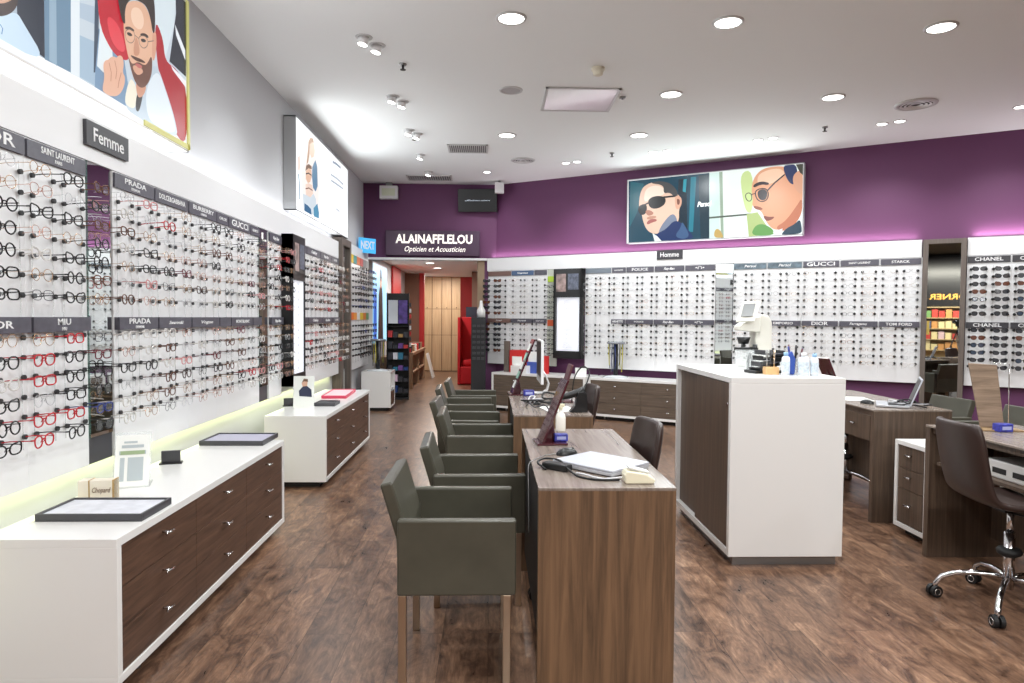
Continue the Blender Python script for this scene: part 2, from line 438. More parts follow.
# pegs and rails
PEG = MB().cyl((0, 0, 0), .0115, .012, 'y', 12).mesh('peg', mat('black_rubber_lit', (44, 44, 46), .5))  # long wall pegs: black rubber greyed to paint in the light on them
PEGR = MB().cyl((0, 0, 0), .0165, .012, 'y', 14).mesh('peg', RUBBER)
BIGPEGS = []
STARTS = {'L': [2.2, 2.655, 3.103, 3.565, 3.81, 4.26, 4.73, 5.205, 5.44, 5.93, 6.158, 6.425, 6.81, 7.26, 7.72, 8.335, 8.91, 9.36],
 'R': [-.26, .20, .63, .872, 1.045, 1.54, 1.98, 2.213, 2.655, 3.11, 3.55, 3.8, 4.247, 4.697, 5.15, 5.608, 6.07, 6.53, 6.965, 7.4]}
def bay(k, s0, w, centres, top, mid, wall_label, deep='pegs', topmat=None, midmat=None, tsz=.045, boardmat=None):
    """one display bay: board, brand signs with lettering, rails, pegs"""
    F_, rot = side(k)
    t = thing('display_bay', wall_label, 'display panel', F_(s0, 0, 0), rot, 'eyewear display bays')
    part('board', MB().box(.0, min([q for q in STARTS[k] if q > s0+.05])-s0-.0008, 0, .022, .722, 2.283), boardmat or WHITE, t, .0015)
    for (txt, z0, z1, m) in ((top, 2.197, 2.275, topmat or SIGNG), (mid, 1.417, 1.487, midmat or SIGNG)):
        if txt is None: continue
        sg = part('brand_sign', MB().box(.006, w-.002, -.03 if z0 < 2 else -.014, 0, z0, z1), m, t, .001)
        if txt:
            lines = txt if isinstance(txt, list) else [(txt, tsz, None, 0, 0)]
            n = len(lines)
            for i, (s_, sz, wd, sh, dz) in enumerate(lines):
                me = text_mesh(s_, sz, WTEXT, wd, .015, sh)
                o = part('lettering', me, None, sg, loc=(w/2, (-.0315 if z0 < 2 else -.0155), (z0+z1)/2+dz))
                o['label'] = 'white lettering'
    for c in centres:
        for sx in (-.074, .074):
            x = c+sx
            rl = MB().tube([(x, -.006, .90), (x, -.006, 2.165)], .0022, 4)
            if deep == 'merged':
                rl.mi = 1
                for z in ROWS: rl.cyl((x, -.020, z+.004), .0135, .012, 'y', 10)
                part('rail', rl, [CLEAR, RUBBER], t)
            else:
                ro = part('rail', rl, CLEAR, t)
                for z in ROWS:
                    p = link('peg', PEG if k == 'L' else PEGR, ro, (x, -.020, z+.004))
    return t

glass_count = [0]
REST = {}   # merged remainder
def put_glasses(k, s, z, colour, shape, sun=None, label=None, group=None, parts=False, rest=False, zj=0):
    fm, thick = FM[colour]
    lm = SUNL[sun] if sun else LENS
    if sun: thick = True
    ms = glasses_meshes(shape, thick, fm, fm, lm)
    F_, rot = side(k)
    loc = F_(s, -.145+R.uniform(-.006, .004), z+zj+R.uniform(-.003, .003)); rz = rot+radians(R.uniform(-4, 4)); rx = radians(R.uniform(-4, 3))
    if rest:
        mb = REST.setdefault('m', MB()); M_ = Matrix.Translation(loc) @ Matrix.Rotation(rz, 4, 'Z') @ Matrix.Rotation(rx, 4, 'X')
        src = ms['mb']; names = REST.setdefault('mats', [])
        idx = []
        for m_ in (fm, fm, lm):
            if m_ not in names: names.append(m_)
            idx.append(names.index(m_))
        o = len(mb.v); mb.v += [tuple(M_ @ Vector(v)) for v in src.v]
        mb.f += [tuple(i+o for i in f) for f in src.f]; mb.m += [idx[i] for i in src.m]; mb.sm += src.sm
        return
    nm = 'sunglasses' if sun else 'eyeglasses'
    if parts:
        t = link(nm, None, None, loc); t.rotation_euler = (rx, 0, rz)
        part('frame_front', ms['front'], None, t)
        for q in ms['lens']: part('lens', q, None, t)
        for q in ms['temple']: part('temple', q, None, t)
    else:
        t = link(nm, ms['all'], None, loc); t.rotation_euler = (rx, 0, rz)
    tag(t, label, 'sunglasses' if sun else 'eyeglasses', group)

# --- long wall bays: (start, width, top sign, mid sign, description)
def ln2(a, b, w1=None): return [(a, .042, w1*1.25 if w1 else None, 0, .011), (b, .022, None, 0, -.022)]
Lb = [
 (2.20, .44, None, None, 'white display bay closest to the shop front'),
 (2.655, .44, [('DIOR', .072, .30, 0, 0)], [('DIOR', .045, .2, 0, 0)], 'white display bay headed DIOR on the long wall'),
 (3.103, .445, ln2('SAINT LAURENT', 'PARIS', .2), ln2('MIU', 'MIU', .08), 'white display bay headed SAINT LAURENT PARIS on the long wall'),
 (3.81, .44, ln2('PRADA', 'EYEWEAR', .19), ln2('PRADA', 'EYEWEAR', .19), 'white display bay headed PRADA on the long wall'),
 (4.26, .455, [('DOLCE&GABBANA', .045, .36, 0, 0)], [('Swarovski', .03, .2, .3, 0)], 'white display bay headed DOLCE and GABBANA on the long wall'),
 (4.73, .47, ln2('BURBERRY', 'LONDON', .28), [('Vogue', .03, .2, .3, 0)], 'white display bay headed BURBERRY on the long wall'),
 (5.205, .225, [('CHLOE', .03, .14, 0, 0)], [('', .03, .2, 0, 0)], 'narrow white display bay between the BURBERRY and GUCCI bays'),
 (5.44, .48, [('GUCCI', .07, .36, 0, 0)], [('MONTBLANC', .035, .3, 0, 0)], 'white display bay headed GUCCI on the long wall'),
 (5.93, .22, [('GUESS', .03, .14, 0, 0)], [('', .03, .2, 0, 0)], 'narrow white display bay just beyond the long wall GUCCI bay'),
 (6.425, .375, [('Ray-Ban', .045, .18, .3, 0)], [('Ray-Ban', .04, .18, .3, 0)], 'white display bay beside the black display box on the long wall'),
 (7.26, .45, [('', .03, .2, 0, 0)], [('', .03, .2, 0, 0)], 'white display bay just beyond the black display box on the long wall'),
 (7.72, .60, [('Oakley', .05, .25, .3, 0)], [('Oakley', .045, .25, .3, 0)], 'white display bay third from the framed mirror post on the long wall'),
 (8.335, .56, [('Ray-Ban', .05, .22, .3, 0)], [('Ray-Ban', .045, .22, .3, 0)], 'white display bay second from the framed mirror post on the long wall'),
 (8.91, .42, [('LEVIS', .04, .18, 0, 0)], [('LEVIS', .04, .18, 0, 0)], 'white display bay touching the framed mirror post on the long wall'),
]
def fix(v):   # drop empty text
    if v and isinstance(v, list) and v[0][0] == '': return []
    return v
near_cols = []
for i, (s0, w, tp, md, lab) in enumerate(Lb):
    n = 1 if w < .3 else (2 if w < .52 else 3) if s0 != 6.425 else 2
    if s0 == 6.425: cs = [.095, .275]
    elif n == 1: cs = [w/2]
    elif n == 2: cs = [w/2-.1125, w/2+.1125]
    else: cs = [w/2-.19, w/2, w/2+.19]
    bay('L', s0, w, cs, fix(tp) if tp is not None else None, fix(md) if md is not None else None, lab, 'pegs' if s0 < 7 else 'merged')
    for c in cs: near_cols.append(s0+c)
near_cols.append(3.68)   # the column hanging in front of the mirror strip
near_cols.append(6.29)
near_cols.sort()
PRE = {  # colours read from the photograph, column by column (top to bottom)
 2.98: 'silver gold black rose,gold silver black clear|gold red red clear red red',
}
colA2 = ['gold', 'rose gold', 'black', 'rose gold', 'clear', 'gold', 'gunmetal', 'gold', 'red', 'red', 'silver', 'red', 'red']
colA1 = ['silver', 'gold', 'black', 'black', 'black', 'black', 'black', 'gold', 'black', 'clear', 'black', 'black', 'black']
colB1 = ['black', 'silver', 'black', 'gold', 'black', 'black', 'black', 'red', 'black', 'black', 'black', 'red', 'black']
colB2 = ['tortoise', 'black', 'tortoise', 'black', 'black', 'tortoise', 'gold', 'gunmetal', 'burgundy', 'black', 'black', 'blue', 'black']
prec = {}
shp = {'gold': 'round', 'rose gold': 'panto', 'silver': 'round'}
ci = 0
for s in near_cols:
    if s < 2.6: ci0 = None
    if s > 7: break
visible = [s for s in near_cols if s > 2.62 and s < 7.0]
presets = dict(zip(range(4), (colA1, colA2, colB1, colB2)))
for j, s in enumerate(visible):
    pre = presets.get(j)
    for i, z in enumerate(ROWS):
        colour = pre[i] if pre else weighted('women')
        shape = shp.get(colour) or R.choice(['round', 'square', 'cat-eye', 'cat-eye', 'panto'])
        if not pre and R.random() < .03: continue
        row = ('%s upper row' % ORD[i+1]) if i < 7 else ('%s lower row' % ORD[i-6])
        lab = '%s %s eyeglasses on the long wall, %s, %s column from shop front' % (colour, shape, row, ORD[j+1])
        put_glasses('L', s, z, colour, shape, label=lab, group='eyeglasses on the long wall', parts=s < 5.3)
        glass_count[0] += 1
for s in [q for q in near_cols if q > 7] :
    for z in ROWS:
        if R.random() < .04: continue
        put_glasses('L', s, z, weighted('women'), R.choice(SHN), rest=True)

# mirror strips in the long wall
for s0, w, lab in ((3.565, .235, 'narrow mirror strip between the SAINT LAURENT and PRADA bays'), (6.158, .255, 'narrow mirror strip beyond the long wall GUCCI bay')):
    F_, rot = side('L')
    t = thing('mirror_strip', lab, 'mirror', F_(s0, 0, 0), rot, 'mirror strips in the eyewear walls')
    part('backing', MB().box(0, w, .012, .03, .722, 2.283), SIGND, t)
    part('mirror_glass', MB().box(.004, w-.004, .004, .012, .86, 2.283), MIRROR, t)
    part('edge_trim', MB().box(0, .006, -.006, .012, .86, 2.283), GREENG, t)

# white far bay with coloured headings, beyond the framed post
F_, rot = side('L')
t = thing('display_bay', 'white display bay with yellow, teal and orange headings beside the passage', 'display panel', F_(10.05, 0, 0), rot, 'eyewear display bays')
part('board', MB().box(0, 1.58, 0, .04, .70, 2.575), WHITE, t, .002)
tc_ = [(226, 190, 40), (60, 150, 150), (226, 110, 40), (200, 50, 50), (120, 120, 124), (150, 150, 152)]
x = .04
for i, c in enumerate(tc_):
    part('brand_sign', MB().box(x, x+.24, -.012, 0, 2.30, 2.42), mat('heading_%d' % i, c, .5), t); x += .255
x = .04
for i, c in enumerate([(226, 110, 40), (230, 150, 60), (238, 238, 238), (226, 200, 50), (226, 130, 40), (100, 160, 110)]):
    part('brand_sign', MB().box(x, x+.24, -.012, 0, 1.45, 1.56), mat('heading_low_%d' % i, c, .5), t); x += .255
for j in range(7):
    c = .13+j*.22
    for sx in (-.074, .074):
        rl = MB().tube([(c+sx, -.006, .80), (c+sx, -.006, 2.25)], .0022, 4); rl.mi = 1
        for z in [2.22-.095*i for i in range(7)]+[1.36-.09*i for i in range(6)]: rl.cyl((c+sx, -.020, z), .0135, .012, 'y', 8)
        part('rail', rl, [CLEAR, RUBBER], t)
    for i, z in enumerate([2.22-.095*i for i in range(7)]+[1.36-.09*i for i in range(6)]):
        put_glasses('L', 10.05+c, z, weighted('dark'), R.choice(SHN), rest=True)

# --- purple-side wall bays
C_ = [('C', 3.800, .425), ('C', 4.250, .43), ('C', 4.697, .435), ('C', 5.150, .44), ('C', 5.608, .445)]
Rb = [
 (-.26, .455, [], [('Fred', .03, .12, .3, 0)], 'white display bay of sunglasses at the passage end of the purple wall', [.06, .275], 'sun', mat('bronze_heading', (120, 92, 84), .4)),
 (.20, .42, [('Vuarnet', .04, .2, .3, 0)], [('Persol', .03, .16, .3, 0)], 'white display bay with a blue heading on the purple wall', [.11, .33], 'men', mat('blue_heading', (72, 96, 130), .4)),
 (.63, .235, [], [('Carrera', .03, .14, .3, 0)], 'narrow white display bay beside the black poster display on the purple wall', [.125], 'men', SIGNG),
 (1.54, .43, [], None, 'white display bay beyond the black poster display on the purple wall', [.105, .33], 'men', mat('steel_heading', (110, 120, 130), .4)),
 (1.98, .225, [('LACOSTE', .028, .14, 0, 0)], [('ARNETTE', .045, .17, 0, 0)], 'narrow white display bay headed by a grey card on the purple wall', [.115], 'men', SIGNG),
 (2.213, .433, [('POLICE', .055, .25, 0, 0)], [('POLICE', .03, .15, 0, 0)], 'white display bay headed POLICE on the purple wall', [.105, .33], 'men', SIGNG),
 (2.655, .445, [('Ray-Ban', .05, .16, .3, 0)], [('Ray-Ban', .05, .16, .3, 0)], 'white display bay under the Homme sign on the purple wall', [.115, .34], 'men', SIGNG),
 (3.11, .435, [('\u2022\u2229\u2022', .06, .13, 0, 0)], [('\u2022\u2229\u2022', .05, .12, 0, 0)], 'white display bay beside the narrow mirror strip on the purple wall', [.11, .335], 'men', SIGNG),
 (3.80, .437, [('Persol', .05, .16, .3, 0)], [('Persol', .04, .14, .3, 0)], 'white display bay just beyond the mirror strip on the purple wall', [.095, .32], 'men', mat('photo_heading', (96, 112, 122), .4, noise=(14, .5))),
 (4.247, .44, [('Persol', .05, .16, .3, 0)], [('EMPORIO', .045, .25, 0, 0)], 'white display bay with a photo heading below the glasses poster', [.10, .325], 'men', MATS['photo_heading']),
 (4.697, .443, [('GUCCI', .07, .34, 0, 0)], [('DIOR', .065, .2, 0, 0)], 'white display bay headed GUCCI on the purple wall', [.10, .325], 'men', SIGNG),
 (5.150, .448, [('SAINT LAURENT', .035, .25, 0, 0)], [('Ferragamo', .045, .2, .3, 0)], 'white display bay headed SAINT LAURENT on the purple wall', [.105, .335], 'men', SIGNG),
 (5.608, .448, [('STARCK', .045, .2, 0, 0)], [('TOM FORD', .05, .29, 0, 0)], 'white display bay headed STARCK beside the tall framed mirror', [.11, .34], 'men', SIGNG),
 (6.53, .425, [('CHANEL', .06, .28, 0, 0)], [('CHANEL', .06, .28, 0, 0)], 'white sunglasses bay headed CHANEL beside the tall framed mirror', [.115, .335], 'sun', SIGND),
 (6.965, .43, [('CHANEL', .06, .28, 0, 0)], [('CHANEL', .06, .28, 0, 0)], 'white sunglasses bay headed CHANEL at the edge of the shop', [.115, .335], 'sun', SIGND),
]
rc = 0; scn = 0
for (s0, w, tp, md, lab, cs, mode, tm_) in Rb:
    bay('R', s0, w, cs, tp, md, lab, 'pegs', tm_, None if mode != 'sun' else tm_)
    for c in cs:
        s = s0+c
        if s > 7.25: continue
        if mode == 'sun':
            scn += 1
            for i, z in enumerate(ROWS):
                if i == 6 and s > 6: z += .012
                su = R.choice(['grey', 'grey', 'grey', 'brown', 'blue']); cl = 'black' if su != 'brown' else 'tortoise'
                row = ('%s upper row' % ORD[i+1]) if i < 7 else ('%s lower row' % ORD[i-6])
                where = 'by the passage end' if s < 1 else 'under the CHANEL signs'
                nth = ORD[scn] if s < 1 else ORD[scn-2]
                put_glasses('R', s, z, cl, R.choice(['cat-eye', 'panto', 'cat-eye']), sun=su, label='%s sunglasses with %s lenses %s, %s, %s column' % (cl, su, where, row, nth),
                            group='sunglasses on the purple wall')
        else:
            rc += 1
            for i, z in enumerate(ROWS):
                cl = weighted('men'); sh = R.choice(['square', 'square', 'panto', 'round'])
                indiv = s > 4.4 and glass_count[0] < 300
                if indiv:
                    glass_count[0] += 1
                    row = ('%s upper row' % ORD[i+1]) if i < 7 else ('%s lower row' % ORD[i-6])
                    put_glasses('R', s, z, cl, sh, label='%s %s eyeglasses on the purple wall, %s, %s column from the passage' % (cl, sh, row, ORD[rc]), group='eyeglasses on the purple wall')
                else: put_glasses('R', s, z, cl, sh, rest=True)
F_, rot = side('R')
t = thing('mirror_strip', 'narrow mirror strip in the purple wall display beside the instrument island', 'mirror', F_(3.55, 0, 0), rot, 'mirror strips in the eyewear walls')
part('backing', MB().box(0, .245, .012, .03, .722, 2.283), SIGND, t)
part('mirror_glass', MB().box(.006, .239, .004, .012, .86, 2.275), MIRROR, t)
# narrow grey-green bay beside the black poster display
t = thing('display_bay', 'narrow grey-green display bay with lime and red cards beside black poster display', 'display panel', F_(.872, 0, 0), rot, 'eyewear display bays')
part('board', MB().box(0, .17, 0, .022, .722, 2.283), mat('greygreen_panel', (188, 192, 180), .4), t)
part('card', MB().box(.01, .115, -.012, 0, 2.08, 2.17), mat('lime_card', (176, 208, 60), .5), t)
part('card', MB().box(.118, .168, -.012, 0, 2.08, 2.17), mat('red_card', (206, 50, 44), .5), t)
part('card', MB().box(.01, .168, -.012, 0, 1.37, 1.47), mat('orange_card', (214, 96, 52), .5), t)
for x in (.05, .12):
    rl = MB().tube([(x, -.006, .9), (x, -.006, 2.05)], .002, 4); rl.mi = 1
    for z in [2.0-.083*i for i in range(7)]+[1.3-.075*i for i in range(6)]: rl.cyl((x, -.03, z), .010, .022, 'y', 8)
    part('rail', rl, [CLEAR, RUBBER], t)
for z in [2.0-.083*i for i in range(7)]+[1.3-.075*i for i in range(6)]: put_glasses('R', .872+.085, z, 'black', 'square', rest=True)
# black display boxes with a lit white inside
def black_display(k, s0, w, z0, z1, label, dep):
    F_, rot = side(k)
    t = thing('black_display', label, 'display case', F_(s0, 0, 0), rot, 'black poster displays')
    m = MB(); m.box(0, w, -dep, 0, z0, z0+.12); m.box(0, w, -dep, 0, z1-.45, z1); fr_ = .035 if k == 'R' else .012; m.box(0, fr_, -dep, 0, z0, z1); m.box(w-fr_, w, -dep, 0, z0, z1)
    part('case', m, BLACK, t, .002)
    part('light_panel', MB().box(fr_, w-fr_, -dep*(.55 if k == 'R' else .85), -.002, z0+.12, z1-.45), mat('lit_panel', (245, 245, 250), .5, emit=(240, 244, 255), es=.35), t)
    ps = part('poster', MB().box(.05, w*.45, -dep-.004, -dep, z1-.36, z1-.08), mat('poster_photo_%s' % k, (150, 130, 126), .4, noise=(12, .6)), t)
    p2 = part('poster', MB().box(w*.52, w-.05, -dep-.004, -dep, z1-.33, z1-.08), mat('poster_text_%s' % k, (90, 96, 112), .4, noise=(25, .5)), t)
    n = 12
    for i in range(n):
        z = z0+.16+i*(z1-z0-.66)/(n-1)
        part('shelf', MB().box(.04, w-.04, -dep*.95, -dep*.5, z-.018, z-.015), CLEAR, t)
        put_glasses_small(k, s0+w*.5, z, dep)
    return t
def put_glasses_small(k, s, z, dep):
    fm, th = FM['silver']; ms = glasses_meshes('square', False, fm, fm, LENS)
    F_, rot = side(k); loc = F_(s, -dep*.9, z+.01); rz = rot; mb = REST['m']
    M_ = Matrix.Translation(loc) @ Matrix.Rotation(rz, 4, 'Z') @ Matrix.Scale(.6, 4, Vector((0, 1, 0)))
    names = REST['mats']; idx = []
    for m_ in (fm, fm, LENS):
        if m_ not in names: names.append(m_)
        idx.append(names.index(m_))
    o = len(mb.v); src = ms['mb']; mb.v += [tuple(M_ @ Vector(v)) for v in src.v]; mb.f += [tuple(i+o for i in f) for f in src.f]; mb.m += [idx[i] for i in src.m]; mb.sm += src.sm
black_display('R', 1.045, .485, .86, 2.275, 'black display case with poster head on the purple wall', .13)
black_display('L', 6.81, .44, .80, 2.31, 'black display case with poster head on the long wall', .12)
rest = link('eyeglasses_far', REST['m'].mesh('eyeglasses_far', REST['mats']))
tag(rest, 'small thin eyeglasses filling the far bays of both display walls', 'eyeglasses', kind='stuff')

# Femme / Homme signs
def wall_sign(k, s0, s1, z0, z1, txt, size, lab, y=-.02):
    F_, rot = side(k)
    t = thing('department_sign', lab, 'sign', F_(s0, 0, 0), rot, 'department signs')
    part('sign_plate', MB().box(0, s1-s0, y-.004, .01 if k == 'L' else .0, z0, z1), SIGND, t, .001)
    part('lettering', text_mesh(txt, size, WTEXT, (s1-s0)*.72, .01), None, t, loc=((s1-s0)/2, y-.006, (z0+z1)/2-.004))
wall_sign('L', 3.54, 3.94, 2.36, 2.485, 'Femme', .10, 'dark sign reading Femme above the mirror strip')
wall_sign('R', 2.69, 3.075, 2.375, 2.51, 'Homme', .10, 'dark sign reading Homme above the purple wall display', -.02)

# tall framed mirrors
def framed_mirror(k, s0, w, z0, z1, lab, y=-.05):
    F_, rot = side(k)
    t = thing('framed_mirror', lab, 'mirror', F_(s0, 0, 0), rot, 'tall framed mirrors')
    fw = .055 if k == 'R' else .1
    m = MB(); m.box(0, fw, y, .085, z0, z1); m.box(w-fw, w, y, .085, z0, z1); m.box(fw, w-fw, y, .085, z1-fw, z1); m.box(fw, w-fw, y, .085, z0, z0+fw)
    part('frame', m, FRAMEW, t, .002)
    part('mirror_glass', MB().box(-w/2+fw*.9, w/2-fw*.9, -.004, .01, z0+fw*.9, z1-fw*.9), MIRROR, t, loc=(w/2, y+.045, 0), rotz=-.045 if k == 'R' else 0)
    if k == 'R': part('handle', MB().box(fw+.005, fw+.035, y+.015, y+.03, 1.33, 1.5), mat('brass_plate', (206, 180, 96), .3, .6), t)
framed_mirror('R', 6.07, .45, .0, 2.495, 'tall framed mirror between the STARCK and CHANEL bays')
framed_mirror('L', 9.36, .62, .0, 2.575, 'tall framed mirror post on the long wall by the passage')
AD_A=[
('p',(170,185,200),[(2.15,2.863),(3.419,3.328),(3.403,2.66),(2.15,2.626)]),
('p',(30,38,56),[(3.015,3.015),(3.203,3.113),(3.199,2.657),(3.075,2.672),(3.022,2.762)]),
('p',(110,140,165),[(3.203,3.113),(3.408,3.219),(3.394,2.662),(3.199,2.652)]),
('p',(150,175,195),[(3.242,3.133),(3.29,3.158),(3.285,2.654),(3.23,2.659)]),
('s',(200,222,240),[(2.581,2.634),(2.843,2.719),(2.929,2.722),(3.016,2.787),(3.063,2.751),(3.199,2.654),(3.046,2.623),(2.58,2.6)]),
('s',(205,160,135),[(2.823,2.873),(3.021,2.972),(3.01,2.821),(2.943,2.745),(2.843,2.71)]),
('s',(60,42,38),[(2.832,2.748),(2.918,2.77),(2.983,2.813),(3.025,2.864),(3.026,2.819),(2.996,2.773),(2.929,2.723),(2.843,2.701)]),
('l',(90,140,190,5),[(2.916,2.689),(2.931,2.678),(2.925,2.653)]),
('p',(228,236,242),[(3.405,3.321),(3.476,3.36),(3.459,2.659),(3.389,2.655)]),
('p',(200,212,222),[(3.476,3.36),(4.655,3.56),(4.627,2.654),(3.459,2.659)]),
('p',(178,195,212),[(3.468,3.028),(3.595,3.064),(3.593,2.975),(3.466,2.953)]),
('p',(165,188,208),[(3.464,2.868),(3.595,2.888),(3.59,2.665),(3.459,2.664)]),
('p',(120,150,180),[(3.612,2.972),(3.863,2.935),(3.948,2.651),(3.586,2.658)]),
('p',(60,75,95),[(3.609,3.323),(3.641,3.34),(3.628,2.945),(3.591,2.732),(3.578,2.727)]),
('p',(225,235,240),[(3.643,2.996),(3.744,2.97),(3.762,2.827),(3.667,2.759),(3.608,2.771)]),
('s',(190,25,45),[(3.613,3.325),(3.852,3.449),(3.902,3.165),(3.933,3.01),(3.926,2.911),(3.817,2.888),(3.722,2.91),(3.623,2.999)]),
('s',(225,60,75),[(3.695,3.075),(3.821,3.072),(3.897,2.96),(3.829,2.922),(3.733,2.954)]),
('p',(215,228,235),[(4.221,3.56),(4.509,3.56),(4.469,3.331),(4.331,3.047),(4.226,3.255)]),
('p',(35,38,52),[(4.494,3.56),(4.652,3.56),(4.636,3.073),(4.404,3.088),(4.501,3.428)]),
('p',(235,240,245),[(4.484,3.352),(4.629,3.242),(4.628,3.177),(4.498,3.288)]),
('s',(170,25,40),[(4.213,3.276),(4.321,3.203),(4.346,3.066),(4.494,3.079),(4.651,3.006),(4.643,2.629),(4.485,2.645),(4.369,2.805),(4.247,2.977)]),
('p',(240,240,245),[(4.419,3.072),(4.635,3.044),(4.634,3.001),(4.448,3.049)]),
('s',(190,205,218),[(3.929,2.833),(3.88,2.727),(3.867,2.639),(4.044,2.624),(4.515,2.625),(4.472,2.753),(4.343,2.904),(4.247,3.003),(4.18,2.979),(4.048,2.806)]),
('s',(222,232,240),[(4.099,2.823),(4.247,2.99),(4.342,2.89),(4.457,2.749),(4.485,2.652),(4.199,2.635),(4.108,2.674)]),
('s',(238,232,215),[(3.929,2.827),(3.98,2.808),(4.003,2.767),(3.984,2.662),(3.879,2.654),(3.868,2.699)]),
('s',(45,40,45),[(3.998,2.765),(4.078,2.819),(4.059,2.747),(4.02,2.658),(3.977,2.66)]),
('s',(205,150,125),[(3.988,2.823),(4.048,2.806),(4.112,2.846),(4.085,2.781),(4.022,2.736),(3.993,2.764)]),
('s',(225,178,150),[(3.873,3.2),(3.962,3.264),(4.072,3.302),(4.139,3.282),(4.18,3.223),(4.194,3.139),(4.186,3.033),(4.168,2.936),(4.114,2.843),(4.048,2.801),(3.985,2.815),(3.93,2.888),(3.89,2.97),(3.861,3.053)]),
('s',(240,205,180),[(3.961,3.228),(4.058,3.259),(4.094,3.2),(4.055,3.133),(3.971,3.122),(3.936,3.168)]),
('s',(215,160,135),[(4.184,3.199),(4.238,3.195),(4.23,3.082),(4.199,3.005),(4.176,3.035)]),
('s',(110,72,60),[(3.903,2.939),(3.935,2.908),(3.963,2.91),(4.014,2.944),(4.081,2.946),(4.122,2.971),(4.176,3.048),(4.179,2.94),(4.125,2.85),(4.048,2.801),(3.98,2.811),(3.934,2.872)]),
('s',(215,165,140),[(3.949,2.905),(4.051,2.922),(4.075,2.903),(4.013,2.863),(3.965,2.87)]),
('s',(85,55,45),[(3.92,2.947),(3.983,2.959),(4.064,2.972),(4.107,2.968),(4.051,2.951),(3.978,2.936)]),
('s',(190,110,105),[(3.968,2.917),(4.026,2.936),(4.071,2.932),(4.021,2.904)]),
('s',(200,145,118),[(3.986,3.074),(4.01,3.065),(4.038,3.004),(4.003,2.966),(3.955,2.964)]),
('s',(60,40,35),[(3.875,3.08),(3.923,3.103),(3.973,3.106),(3.972,3.092),(3.923,3.086),(3.879,3.068)]),
('s',(60,40,35),[(4.04,3.112),(4.093,3.136),(4.136,3.136),(4.131,3.119),(4.085,3.115),(4.042,3.098)]),
('s',(50,38,35),[(3.893,3.059),(3.93,3.072),(3.957,3.066),(3.929,3.05),(3.897,3.046)]),
('s',(50,38,35),[(4.044,3.084),(4.085,3.1),(4.11,3.095),(4.079,3.075),(4.049,3.071)]),
('s',(48,36,34),[(3.799,3.225),(3.872,3.33),(4.062,3.447),(4.19,3.432),(4.219,3.317),(4.211,3.184),(4.184,3.173),(4.159,3.253),(4.109,3.3),(4.034,3.291),(3.962,3.271),(3.896,3.22),(3.872,3.152),(3.88,3.094),(3.848,3.095),(3.819,3.152)]),
('o',(120,105,95,4),[(3.877,3.059),(3.923,3.091),(3.972,3.093),(3.981,3.06),(3.947,3.018),(3.898,3.008),(3.874,3.028)]),
('o',(120,105,95,4),[(4.025,3.09),(4.08,3.118),(4.125,3.114),(4.125,3.076),(4.078,3.04),(4.034,3.04),(4.02,3.063)]),
('l',(120,105,95,4),[(3.979,3.077),(4.025,3.076)]),
('l',(120,105,95,4),[(4.125,3.099),(4.194,3.132)]),
('s',(228,180,155),[(3.652,2.787),(3.668,2.821),(3.706,2.839),(3.72,2.856),(3.757,2.876),(3.782,2.876),(3.807,2.902),(3.844,2.907),(3.857,2.873),(3.842,2.821),(3.869,2.806),(3.858,2.749),(3.802,2.683),(3.726,2.654),(3.668,2.652),(3.641,2.662),(3.666,2.736)]),
('l',(180,120,100,5),[(3.709,2.825),(3.729,2.781),(3.724,2.733)]),
('l',(180,120,100,5),[(3.763,2.856),(3.783,2.812),(3.771,2.761)]),
('l',(180,120,100,5),[(3.827,2.815),(3.803,2.76),(3.792,2.721)]),
('p',(245,247,246),[(2.15,2.626),(4.044,2.624),(4.043,2.6),(2.15,2.6)]),
]
